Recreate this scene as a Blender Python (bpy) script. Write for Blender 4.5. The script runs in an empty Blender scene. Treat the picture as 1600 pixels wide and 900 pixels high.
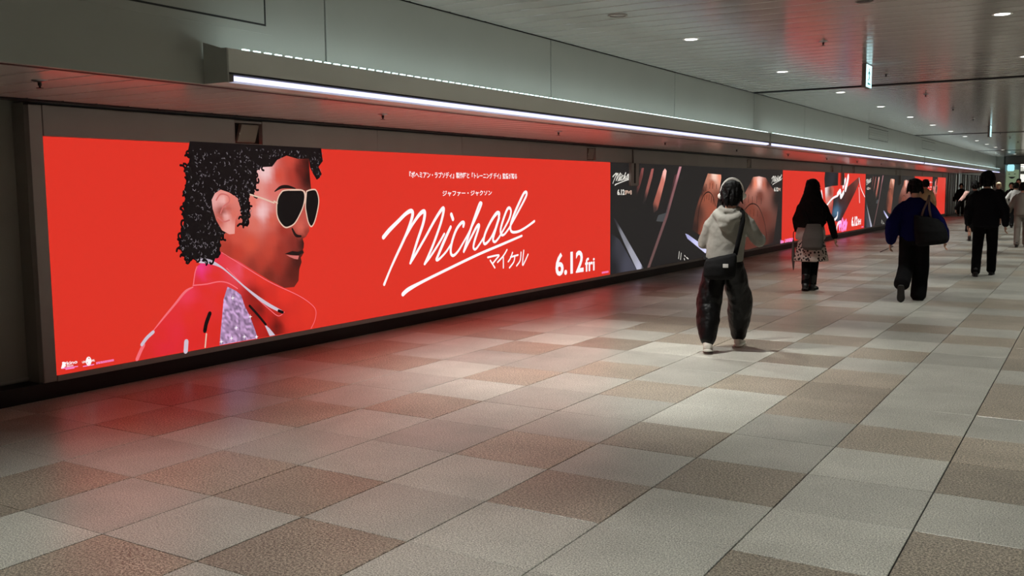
import bpy, bmesh, math, random
from mathutils import Vector, Matrix, noise
from mathutils.geometry import delaunay_2d_cdt

random.seed(7)
scene = bpy.context.scene
COL = scene.collection

# ------------------------------------------------------------------ camera
F_PX, YAW, PITCH, ROLL, CAM_H = 1486.2, .5532, .1027, -.0087, 1.5
def camera_axes():
    cy, sy, cp, sp = math.cos(YAW), math.sin(YAW), math.cos(PITCH), math.sin(PITCH)
    f = Vector((-sy*cp, cy*cp, -sp)); right = Vector((cy, sy, 0)); up = right.cross(f)
    r = right*math.cos(ROLL) + up*math.sin(ROLL); u = -right*math.sin(ROLL) + up*math.cos(ROLL)
    return r, u, f
CR, CU, CF = camera_axes()
cam_data = bpy.data.cameras.new('camera')
cam_data.sensor_fit = 'HORIZONTAL'; cam_data.sensor_width = 36; cam_data.lens = F_PX/1600*36
cam_data.clip_end = 300; cam_data.clip_start = .05
cam = bpy.data.objects.new('camera', cam_data); COL.objects.link(cam)
M = Matrix((CR, CU, -CF)).transposed().to_4x4(); M.translation = (0, 0, CAM_H)
cam.matrix_world = M
scene.camera = cam

# ------------------------------------------------------------------ world and exposure
w = bpy.data.worlds.new('world'); scene.world = w; w.use_nodes = True
w.node_tree.nodes['Background'].inputs[0].default_value = (.8, .9, 1, 1)
w.node_tree.nodes['Background'].inputs[1].default_value = .03
vs = scene.view_settings
vs.view_transform = 'Standard'; vs.look = 'None'; vs.gamma = 1; vs.exposure = 0
vs.use_curve_mapping = False
DOWNLIGHT_W = 215         # each recessed ceiling lamp
STRIP_E = 1.6             # light strip under the trough
UPLIGHT_W = 1.1           # uplights in the trough, per metre

# ------------------------------------------------------------------ main dimensions (metres)
XS = -6.5      # face of the display wall
XU = -4.688    # face of the upper fascia
XR = 6.2       # far side wall, out of view
ZS = 2.16      # soffit
ZC = 2.975     # ceiling
Y0, Y1 = -7.0, 92.0
TILE, TX, TY = .61229, -2.4715, 3.1259

# ------------------------------------------------------------------ colour and material helpers
def lin(c):
    return tuple(((v/255)/12.92 if v/255 <= .04045 else ((v/255+.055)/1.055)**2.4) for v in c[:3])
MATS = {}
def new_mat(name):
    m = bpy.data.materials.new(name); m.use_nodes = True
    MATS[name] = m
    return m, m.node_tree.nodes, m.node_tree.links, m.node_tree.nodes['Principled BSDF']
def mat(name, rgb, rough=.6, metal=0., spec=.5, var=.0, vscale=8., bump=0., bscale=60., coat=0.):
    m, N, L, b = new_mat(name)
    c = lin(rgb)
    b.inputs['Base Color'].default_value = (*c, 1)
    b.inputs['Roughness'].default_value = rough; b.inputs['Metallic'].default_value = metal
    b.inputs['Specular IOR Level'].default_value = spec
    b.inputs['Coat Weight'].default_value = coat
    if var or bump:
        geo = N.new('ShaderNodeNewGeometry')
    if var:
        n = N.new('ShaderNodeTexNoise'); n.inputs['Scale'].default_value = vscale; n.inputs['Detail'].default_value = 4
        L.new(geo.outputs['Position'], n.inputs['Vector'])
        r = N.new('ShaderNodeMapRange'); r.inputs[1].default_value = .3; r.inputs[2].default_value = .7
        r.inputs[3].default_value = 1-var; r.inputs[4].default_value = 1+var
        L.new(n.outputs[0], r.inputs[0])
        mx = N.new('ShaderNodeMix'); mx.data_type = 'RGBA'; mx.blend_type = 'MULTIPLY'; mx.inputs[0].default_value = 1
        mx.inputs[6].default_value = (*c, 1); L.new(r.outputs[0], mx.inputs[7]); L.new(mx.outputs[2], b.inputs['Base Color'])
    if bump:
        n2 = N.new('ShaderNodeTexNoise'); n2.inputs['Scale'].default_value = bscale; n2.inputs['Detail'].default_value = 3
        L.new(geo.outputs['Position'], n2.inputs['Vector'])
        bp = N.new('ShaderNodeBump'); bp.inputs['Strength'].default_value = bump; bp.inputs['Distance'].default_value = .01
        L.new(n2.outputs[0], bp.inputs['Height']); L.new(bp.outputs[0], b.inputs['Normal'])
    return m
def emat(name, rgb, strength=1.):
    m, N, L, b = new_mat(name)
    b.inputs['Base Color'].default_value = (.02, .02, .02, 1)
    b.inputs['Emission Color'].default_value = (*lin(rgb), 1)
    b.inputs['Emission Strength'].default_value = strength
    b.inputs['Roughness'].default_value = .45; b.inputs['Specular IOR Level'].default_value = .2
    return m

def granite(name, dark, light, pink, sc, contrast):
    m, N, L, b = new_mat(name)
    geo = N.new('ShaderNodeNewGeometry')
    n1 = N.new('ShaderNodeTexNoise'); n1.inputs['Scale'].default_value = sc; n1.inputs['Detail'].default_value = 5; n1.inputs['Roughness'].default_value = .9
    L.new(geo.outputs['Position'], n1.inputs['Vector'])
    cr = N.new('ShaderNodeValToRGB'); e = cr.color_ramp.elements
    e[0].position = .5-contrast; e[0].color = (*lin(dark), 1); e[1].position = .5+contrast; e[1].color = (*lin(light), 1)
    e2 = cr.color_ramp.elements.new(.5); e2.color = (*lin(pink), 1)
    L.new(n1.outputs[0], cr.inputs[0])
    # tone of each slab, from the cell of the paving grid it lies in
    mp = N.new('ShaderNodeMapping'); mp.vector_type = 'TEXTURE'
    mp.inputs['Location'].default_value = (TX, TY, -.5); mp.inputs['Scale'].default_value = (TILE, TILE, 2)
    L.new(geo.outputs['Position'], mp.inputs['Vector'])
    fl = N.new('ShaderNodeVectorMath'); fl.operation = 'FLOOR'; L.new(mp.outputs[0], fl.inputs[0])
    wn = N.new('ShaderNodeTexWhiteNoise'); L.new(fl.outputs[0], wn.inputs['Vector'])
    tone = N.new('ShaderNodeMapRange'); tone.inputs[3].default_value = .80; tone.inputs[4].default_value = 1.16
    L.new(wn.outputs['Value'], tone.inputs[0])
    # scuffs and traffic wear
    n3 = N.new('ShaderNodeTexNoise'); n3.inputs['Scale'].default_value = 2.2; n3.inputs['Detail'].default_value = 5; n3.inputs['Distortion'].default_value = .3
    L.new(geo.outputs['Position'], n3.inputs['Vector'])
    wear = N.new('ShaderNodeMapRange'); wear.inputs[1].default_value = .15; wear.inputs[2].default_value = .85; wear.inputs[3].default_value = .8; wear.inputs[4].default_value = 1.18
    L.new(n3.outputs[0], wear.inputs[0])
    mul = N.new('ShaderNodeMath'); mul.operation = 'MULTIPLY'; L.new(tone.outputs[0], mul.inputs[0]); L.new(wear.outputs[0], mul.inputs[1])
    mx = N.new('ShaderNodeMix'); mx.data_type = 'RGBA'; mx.blend_type = 'MULTIPLY'; mx.inputs[0].default_value = 1
    L.new(cr.outputs[0], mx.inputs[6]); L.new(mul.outputs[0], mx.inputs[7]); L.new(mx.outputs[2], b.inputs['Base Color'])
    rr = N.new('ShaderNodeMapRange'); rr.inputs[1].default_value = .15; rr.inputs[2].default_value = .85; rr.inputs[3].default_value = .42; rr.inputs[4].default_value = .28; b.inputs['Specular IOR Level'].default_value = .75
    L.new(n3.outputs[0], rr.inputs[0]); L.new(rr.outputs[0], b.inputs['Roughness'])
    bp = N.new('ShaderNodeBump'); bp.inputs['Strength'].default_value = .02; bp.inputs['Distance'].default_value = .002
    L.new(n1.outputs[0], bp.inputs['Height']); L.new(bp.outputs[0], b.inputs['Normal'])
    return m
granite('grey_granite', (104, 104, 97), (218, 216, 205), (166, 165, 155), 130, .06)
granite('brown_granite', (70, 65, 57), (208, 196, 177), (138, 129, 115), 95, .06)
mat('grout', (24, 23, 22), .85)
mat('ceiling_metal', (164, 161, 156), .16, .0, .9, var=.03, vscale=3)
mat('groove', (44, 44, 44), .7)
mat('soffit_metal', (214, 208, 203), .2, .0, .9, var=.03, vscale=3)
mat('fascia_metal', (172, 174, 167), .34, 0, .5, var=.03, vscale=1.5)
mat('lower_wall', (150, 149, 140), .5, var=.04, vscale=2)
mat('surround_grey', (166, 160, 156), .5, var=.03, vscale=2)
mat('surround_shade', (140, 138, 130), .5)
mat('base_black', (9, 9, 9), .45)
mat('profile_dark', (40, 42, 44), .4, .3)
mat('trough_metal', (226, 228, 222), .36, 0)
mat('slot_dark', (26, 27, 28), .6)
mat('white_plastic', (210, 210, 205), .4)
mat('grey_plastic', (112, 106, 100), .5)
mat('speaker_face', (150, 140, 130), .55)
mat('black_plastic', (14, 14, 14), .4)
mat('steel', (165, 165, 165), .3, 1)
emat('strip_glow', (214, 214, 255), STRIP_E)
emat('uplight_glow', (215, 245, 243), 3)
emat('lamp_glow', (255, 255, 248), 6)
emat('exit_white', (205, 250, 255), 1.5)
emat('exit_green', (10, 120, 110), .8)
emat('screen_red', (221, 50, 37), 1.)
emat('screen_dark', (34, 32, 32), 1.)
emat('print_white', (255, 250, 252), 1.)
emat('print_cream', (240, 235, 225), .9)
emat('print_pink', (255, 150, 225), 1.)
emat('print_black', (14, 10, 12), 1.)
emat('print_hair', (16, 11, 13), 1.)
emat('print_gold', (226, 190, 170), 1.)
emat('print_line', (244, 110, 120), 1.)
emat('print_shine', (205, 190, 205), 1.)
emat('print_glint', (120, 112, 118), 1.)
emat('print_dusk', (30, 18, 18), 1.)
emat('print_lip', (205, 110, 105), 1.)
m, N, L, b = new_mat('screen_image')      # picture on a display: colour per vertex, given off as light
at = N.new('ShaderNodeVertexColor'); at.layer_name = 'Col'
L.new(at.outputs[0], b.inputs['Emission Color']); b.inputs['Emission Strength'].default_value = 1
b.inputs['Base Color'].default_value = (.02, .02, .02, 1); b.inputs['Roughness'].default_value = .45; b.inputs['Specular IOR Level'].default_value = .2

# ------------------------------------------------------------------ object helpers
def tag(o, label=None, cat=None, group=None, kind=None):
    if label: o['label'] = label
    if cat: o['category'] = cat
    if group: o['group'] = group
    if kind: o['kind'] = kind
    return o
def link(name, me, m=None, parent=None, loc=None):
    o = bpy.data.objects.new(name, me); COL.objects.link(o)
    if m is not None and me is not None and not len(me.materials): me.materials.append(MATS[m])
    if parent is not None: o.parent = parent
    if loc is not None: o.location = loc
    return o
def empty(name, loc=(0, 0, 0), rz=0):
    o = bpy.data.objects.new(name, None); COL.objects.link(o); o.location = loc; o.rotation_euler = (0, 0, rz)
    o.empty_display_size = .1
    return o
class MB:
    def __init__(s): s.v = []; s.f = []; s.mi = []
    def quad(s, a, b, c, d, mi=0):
        n = len(s.v); s.v += [a, b, c, d]; s.f.append((n, n+1, n+2, n+3)); s.mi.append(mi)
    def face(s, pts, mi=0):
        n = len(s.v); s.v += pts; s.f.append(tuple(range(n, n+len(pts)))); s.mi.append(mi)
    def box(s, x0, x1, y0, y1, z0, z1, mi=0):
        n = len(s.v)
        s.v += [(x0, y0, z0), (x1, y0, z0), (x1, y1, z0), (x0, y1, z0), (x0, y0, z1), (x1, y0, z1), (x1, y1, z1), (x0, y1, z1)]
        for q in ((3, 2, 1, 0), (4, 5, 6, 7), (0, 1, 5, 4), (1, 2, 6, 5), (2, 3, 7, 6), (3, 0, 4, 7)):
            s.f.append(tuple(n+i for i in q)); s.mi.append(mi)
    def prism(s, prof, y0, y1, mi=0):        # profile in x,z counter-clockwise seen from -y
        n = len(s.v); k = len(prof)
        s.v += [(x, y0, z) for x, z in prof] + [(x, y1, z) for x, z in prof]
        s.f.append(tuple(n+i for i in range(k))); s.f.append(tuple(n+k+i for i in reversed(range(k))))
        for i in range(k): s.f.append((n+i, n+k+i, n+k+(i+1) % k, n+(i+1) % k))
        s.mi += [mi]*(k+2)
    def lathe(s, cx, cy, prof, seg=20, mi=0):     # profile of (r, z) along z axis
        n = len(s.v); k = len(prof)
        for r, z in prof:
            for i in range(seg):
                a = 2*math.pi*i/seg; s.v.append((cx+r*math.cos(a), cy+r*math.sin(a), z))
        for j in range(k-1):
            for i in range(seg):
                i2 = (i+1) % seg
                s.f.append((n+j*seg+i, n+j*seg+i2, n+(j+1)*seg+i2, n+(j+1)*seg+i)); s.mi.append(mi)
        s.f.append(tuple(n+i for i in reversed(range(seg)))); s.f.append(tuple(n+(k-1)*seg+i for i in range(seg))); s.mi += [mi]*2
    def mesh(s, name, mats=None, smooth=False):
        me = bpy.data.meshes.new(name); me.from_pydata([tuple(p) for p in s.v], [], s.f)
        for mm in (mats or []): me.materials.append(MATS[mm])
        for p, i in zip(me.polygons, s.mi): p.material_index = i; p.use_smooth = smooth
        bm = bmesh.new(); bm.from_mesh(me); bmesh.ops.recalc_face_normals(bm, faces=bm.faces); bm.to_mesh(me); bm.free()
        return me
    def build(s, name, mats, parent=None, loc=None, smooth=False, off=None):
        if isinstance(mats, str): mats = [mats]
        if off is not None:
            s.v = [(p[0]-off[0], p[1]-off[1], p[2]-off[2]) for p in s.v]
        return link(name, s.mesh(name, mats, smooth), None, parent, loc)
def bevel(o, wd=.004, seg=2):
    md = o.modifiers.new('bevel', 'BEVEL'); md.width = wd; md.segments = seg; md.limit_method = 'ANGLE'; md.angle_limit = math.radians(40)
    return o

TITLE = [[(7.922,1.009,0.05),(8.027,1.083,0.05),(8.187,1.176,0.045),(8.31,1.247,0.045),(8.401,1.278,0.05),(8.439,1.255,0.05),(8.408,1.169,0.045),(8.302,1.005,0.04),(8.121,0.781,0.035),(8.012,0.64,0.03),(7.917,0.504,0.035)],[(8.31,1.004,0.03),(8.429,1.126,0.035),(8.558,1.232,0.045),(8.635,1.268,0.05),(8.663,1.243,0.05),(8.625,1.127,0.045),(8.506,0.927,0.04),(8.383,0.705,0.035)],[(8.377,0.7,0.03),(8.503,0.817,0.035),(8.678,0.988,0.035),(8.858,1.172,0.04),(8.995,1.287,0.045),(9.028,1.273,0.045),(8.961,1.116,0.04),(8.806,0.877,0.038),(8.646,0.675,0.035)],[(8.64,0.672,0.03),(8.743,0.741,0.03),(8.909,0.88,0.032),(9.033,0.998,0.03)],[(9.163,1.073,0.04),(9.031,0.918,0.045),(8.906,0.757,0.04),(8.869,0.707,0.035),(8.919,0.709,0.03),(9.057,0.783,0.028),(9.183,0.884,0.028)],[(9.425,1.071,0.04),(9.436,1.114,0.045),(9.378,1.11,0.04),(9.275,1.033,0.04),(9.184,0.893,0.04),(9.156,0.777,0.04),(9.204,0.733,0.036),(9.306,0.778,0.03),(9.444,0.898,0.028),(9.537,0.985,0.028)],[(9.537,0.985,0.03),(9.707,1.174,0.032),(9.818,1.32,0.036),(9.818,1.344,0.036),(9.777,1.33,0.036),(9.673,1.175,0.04),(9.553,0.985,0.04),(9.427,0.767,0.036)],[(9.441,0.779,0.03),(9.585,0.928,0.034),(9.711,1.053,0.04),(9.765,1.073,0.045),(9.743,1.014,0.042),(9.66,0.878,0.04),(9.638,0.799,0.036),(9.705,0.791,0.03),(9.888,0.932,0.028)],[(10.221,1.165,0.045),(10.229,1.207,0.05),(10.164,1.205,0.05),(10.031,1.107,0.042),(9.906,0.97,0.04),(9.863,0.868,0.04),(9.91,0.837,0.036),(10.045,0.916,0.03),(10.22,1.12,0.03)],[(10.227,1.149,0.045),(10.135,0.998,0.045),(10.079,0.885,0.04),(10.121,0.849,0.034),(10.205,0.889,0.03),(10.315,0.981,0.03)],[(10.315,0.981,0.03),(10.465,1.122,0.034),(10.516,1.219,0.038),(10.487,1.267,0.04),(10.423,1.251,0.04),(10.329,1.127,0.04),(10.261,1.003,0.04),(10.278,0.934,0.036),(10.351,0.935,0.03),(10.463,1.005,0.03)],[(10.463,1.005,0.03),(10.694,1.215,0.034),(10.88,1.392,0.038),(10.92,1.456,0.04),(10.881,1.47,0.04),(10.814,1.429,0.04),(10.637,1.236,0.045),(10.521,1.081,0.042),(10.501,0.993,0.04),(10.557,0.954,0.036),(10.71,0.959,0.034),(10.906,1.008,0.032),(11.116,1.078,0.035)],[(9.18,1.219,0.05),(9.212,1.164,0.05)],[(8.235,0.367,0.05),(8.338,0.412,0.05),(8.577,0.471,0.036),(9.021,0.566,0.034),(9.73,0.711,0.034),(10.257,0.803,0.034),(10.786,0.896,0.03)]]
KANA = [[(9.952,0.663,0.024),(10.211,0.675,0.024),(10.153,0.631,0.024),(10.066,0.579,0.024)],[(10.011,0.621,0.024),(10.115,0.521,0.024)],[(10.41,0.732,0.024),(10.32,0.659,0.024),(10.181,0.586,0.024)],[(10.32,0.639,0.024),(10.318,0.506,0.024)],[(10.545,0.688,0.024),(10.494,0.618,0.024),(10.437,0.576,0.024)],[(10.495,0.632,0.024),(10.685,0.648,0.024)],[(10.605,0.641,0.024),(10.573,0.563,0.024),(10.466,0.495,0.024)],[(10.76,0.679,0.024),(10.735,0.572,0.024),(10.645,0.508,0.024)],[(10.83,0.699,0.024),(10.796,0.511,0.024),(10.86,0.553,0.024),(10.941,0.64,0.024)]]
BOX_CAP = (8.393,10.671,1.641,1.714)
BOX_NAME = (9.01,10.063,1.433,1.499)
BOX_DATE = (11.696,12.555,0.278,0.61)
BOX_FRI = (12.604,12.921,0.275,0.481)
BOX_KINO = (4.204,4.291,0.231,0.258)
BOX_FILMS = (4.202,4.256,0.216,0.228)
BOX_LEGAL = (4.447,4.603,0.197,0.215)
BOX_UNI = (4.329,4.437,0.224,0.241)
GLOBE = [(4.384,0.232),(4.386,0.263),(4.382,0.202)]
KMARK = [[(4.164,0.216,0.012),(4.172,0.238,0.012),(4.178,0.254,0.012)],[(4.173,0.254,0.012),(4.195,0.248,0.012)],[(4.182,0.25,0.012),(4.178,0.218,0.012)],[(4.188,0.245,0.012),(4.19,0.226,0.012)]]
LOGOLINES = [[(4.167,0.212,0.006),(4.292,0.207,0.006)],[(4.194,0.201,0.006),(4.262,0.2,0.006)],[(4.337,0.199,0.006),(4.427,0.199,0.006)]]
BOX_CORNER = (13.166,13.406,0.201,0.233)
HAIR = [(5.423,1.928),(5.399,1.846),(5.416,1.793),(5.398,1.739),(5.354,1.679),(5.372,1.619),(5.359,1.56),(5.337,1.512),(5.354,1.464),(5.336,1.417),(5.337,1.369),(5.311,1.322),(5.329,1.273),(5.314,1.214),(5.282,1.167),(5.29,1.107),(5.264,1.048),(5.287,0.987),(5.273,1.038),(5.305,0.984),(5.333,0.917),(5.396,0.948),(5.444,0.919),(5.507,0.922),(5.542,0.885),(5.62,0.915),(5.691,0.967),(5.7,1.035),(5.706,1.099),(5.807,1.183),(5.682,1.262),(5.822,1.497),(5.919,1.458),(5.947,1.356),(5.972,1.189),(6.028,1.232),(6.057,1.354),(6.05,1.457),(6.115,1.508),(6.154,1.585),(6.147,1.688),(6.221,1.726),(6.346,1.733),(6.412,1.795),(6.533,1.837),(6.682,1.81),(6.828,1.817),(6.838,1.738),(6.881,1.67),(6.928,1.614),(6.969,1.635),(7.001,1.671),(6.958,1.74),(7.021,1.797),(7.002,1.922)]
FACE = [(5.651,1.263),(5.719,1.361),(5.921,1.509),(6.153,1.753),(6.423,1.837),(6.534,1.867),(6.829,1.848),(6.835,1.655),(6.848,1.517),(6.821,1.337),(6.796,1.227),(6.804,1.123),(6.756,1.069),(6.711,1.053),(6.728,1.008),(6.722,0.967),(6.71,0.949),(6.724,0.918),(6.678,0.873),(6.688,0.83),(6.654,0.765),(6.638,0.654),(6.578,0.599),(6.451,0.602),(6.257,0.694),(5.891,0.899),(5.752,0.95),(5.668,1.023)]
FACE_C = [(6.255,1.69,(238,195,195)),(6.336,1.519,(215,110,100)),(6.432,1.652,(206,76,60)),(6.599,1.653,(172,56,45)),(6.706,1.695,(100,30,25)),(6.81,1.628,(45,14,12)),(6.816,1.765,(60,18,15)),(6.16,1.533,(222,140,130)),(6.202,1.324,(238,190,190)),(6.11,1.223,(215,110,95)),(6.323,1.242,(206,92,76)),(6.05,1.044,(210,80,60)),(6.314,1.056,(195,70,55)),(6.465,1.157,(160,50,40)),(6.692,1.162,(208,95,80)),(6.763,1.228,(190,80,70)),(6.777,1.103,(150,55,45)),(6.59,1.029,(130,42,35)),(6.714,1.009,(55,20,18)),(5.901,1.102,(206,80,64)),(5.797,0.993,(170,55,42)),(6.569,1.801,(200,72,58)),(6.102,1.404,(225,120,105)),(5.895,0.968,(190,60,45)),(6.168,0.866,(178,58,44)),(6.361,0.824,(150,45,35)),(6.558,0.72,(90,28,22)),(6.636,0.834,(70,22,18)),(6.492,0.622,(110,35,28)),(6.259,0.737,(120,40,30)),(6.072,0.83,(150,50,40)),(6.268,0.946,(190,66,50)),(6.427,0.965,(150,48,38))]
EAR = [(5.727,1.525),(5.662,1.492),(5.625,1.437),(5.632,1.363),(5.666,1.263),(5.725,1.173),(5.804,1.135),(5.866,1.136),(5.879,1.256),(5.947,1.356),(5.91,1.452),(5.823,1.499)]
EAR_C = [(5.727,1.51,(225,140,130)),(5.66,1.436,(230,165,160)),(5.755,1.435,(235,175,170)),(5.819,1.434,(225,120,105)),(5.734,1.335,(150,60,50)),(5.799,1.359,(190,90,78)),(5.78,1.297,(235,170,165)),(5.714,1.261,(200,95,80)),(5.807,1.183,(235,160,150)),(5.862,1.307,(215,110,95))]
EARLINES = [[(5.675,1.436,0.014),(5.725,1.485,0.014),(5.805,1.472,0.014),(5.819,1.421,0.014),(5.752,1.379,0.014),(5.717,1.323,0.014)],[(5.683,1.287,0.014),(5.745,1.248,0.014),(5.81,1.258,0.014)]]
LENS = [[(6.383,1.373),(6.401,1.439),(6.443,1.492),(6.5,1.516),(6.698,1.518),(6.749,1.49),(6.75,1.421),(6.709,1.326),(6.618,1.212),(6.54,1.174),(6.475,1.173),(6.413,1.226),(6.383,1.293)],[(6.781,1.504),(6.829,1.517),(6.904,1.517),(6.938,1.461),(6.943,1.391),(6.91,1.28),(6.87,1.197),(6.829,1.165),(6.792,1.206),(6.771,1.283),(6.759,1.366)]]
GLASSLINES = [[(6.064,1.48,0.014),(6.208,1.444,0.014),(6.352,1.4,0.014)],[(6.353,1.416,0.014),(6.393,1.397,0.014)],[(6.75,1.504,0.014),(6.767,1.463,0.014),(6.745,1.394,0.014)],[(6.556,1.518,0.014),(6.689,1.518,0.014)]]
BROW = [(6.368,1.506,0.01),(6.446,1.543,0.03),(6.538,1.548,0.03),(6.632,1.532,0.012)]
MOUTH = [[(6.465,0.922),(6.568,0.943),(6.64,0.931),(6.697,0.942),(6.722,0.921),(6.649,0.896),(6.567,0.904)]]
LOWLIP = [[(6.485,0.912),(6.566,0.901),(6.653,0.893),(6.639,0.858),(6.59,0.867),(6.525,0.892)]]
NOSTRIL = [(6.577,1.152,0.02),(6.622,1.089,0.03),(6.688,1.077,0.02)]
JACKET = [(4.8,0.174),(4.835,0.229),(4.864,0.282),(4.982,0.394),(5.151,0.535),(5.25,0.628),(5.317,0.681),(5.392,0.714),(5.4,0.773),(5.442,0.876),(5.51,0.914),(5.611,0.915),(5.683,0.968),(5.72,1.006),(5.788,0.972),(5.891,0.899),(6.257,0.694),(6.451,0.602),(6.632,0.511),(6.799,0.426),(6.878,0.34),(6.868,0.248),(6.777,0.164),(6.777,0.172),(4.8,0.172)]
JACKET_C = [(4.874,0.198,(215,44,40)),(5.062,0.325,(222,44,44)),(5.196,0.503,(224,46,50)),(5.332,0.66,(232,56,80)),(5.506,0.831,(232,52,110)),(5.491,0.859,(236,60,130)),(5.452,0.755,(222,44,44)),(5.572,0.813,(222,48,44)),(5.639,0.794,(222,48,40)),(5.698,0.583,(222,46,36)),(5.614,0.304,(215,42,34)),(5.888,0.83,(230,80,100)),(5.855,0.888,(224,60,66)),(5.996,0.793,(222,56,50)),(6.162,0.723,(222,52,40)),(6.448,0.537,(226,50,38)),(6.751,0.324,(222,50,36)),(6.247,0.484,(214,44,34)),(6.06,0.575,(150,28,22)),(6.147,0.422,(120,22,18)),(6.354,0.251,(96,18,14)),(6.181,0.331,(190,34,28)),(6.436,0.286,(205,44,34)),(6.538,0.273,(218,48,36)),(5.439,0.516,(224,44,40)),(5.377,0.282,(220,42,38)),(5.089,0.256,(222,42,54)),(5.204,0.358,(224,44,56)),(5.531,0.668,(222,46,38)),(5.353,0.445,(222,46,38))]
SEQUIN = [(5.764,0.676),(5.86,0.63),(5.916,0.589),(5.953,0.487),(6.013,0.38),(6.06,0.267),(6.093,0.175),(6.093,0.172),(5.651,0.172),(5.651,0.175),(5.669,0.297),(5.689,0.405),(5.715,0.568)]
SEQUIN2 = [(6.176,0.3),(6.245,0.243),(6.311,0.172),(6.242,0.172)]
SPARK = [(5.818,0.571),(5.785,0.215),(5.844,0.302),(5.934,0.208),(6.079,0.188),(5.67,0.2),(6.013,0.38)]
PINKLINES = [[(4.811,0.18,0.03),(4.847,0.24,0.03),(4.879,0.286,0.03)],[(4.982,0.394,0.008),(5.078,0.478,0.016),(5.2,0.581,0.02),(5.309,0.675,0.022),(5.392,0.707,0.01)],[(5.392,0.721,0.01),(5.533,0.719,0.01),(5.671,0.728,0.01),(5.775,0.707,0.01),(5.879,0.649,0.01)],[(5.398,0.731,0.01),(5.419,0.825,0.01),(5.442,0.876,0.01)],[(5.718,0.979,0.008),(5.891,0.882,0.008),(6.256,0.679,0.008),(6.612,0.521,0.008),(6.788,0.419,0.008),(6.861,0.342,0.008),(6.846,0.251,0.008),(6.788,0.173,0.008)],[(5.764,0.839,0.008),(5.883,0.732,0.008),(6.06,0.575,0.008),(6.244,0.426,0.008),(6.359,0.347,0.008),(6.44,0.374,0.008)]]
ZIPS = [[(5.469,0.925,0.05),(5.577,0.909,0.05),(5.695,0.858,0.022),(5.813,0.773,0.014),(5.953,0.663,0.02),(6.097,0.557,0.034),(6.246,0.462,0.04),(6.41,0.378,0.034)],[(4.862,0.291,0.036),(4.912,0.339,0.036),(4.974,0.378,0.036)],[(5.287,0.174,0.055),(5.298,0.253,0.055)]]
DARKZIPS = [[(5.496,0.32,0.05),(5.516,0.385,0.05),(5.557,0.462,0.05)],[(6.01,0.48,0.03),(6.107,0.384,0.03),(6.198,0.286,0.03)],[(6.365,0.395,0.035),(6.416,0.374,0.035)]]
DOTZIP = [(5.492,0.178,0.02),(5.511,0.291,0.02)]
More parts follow.
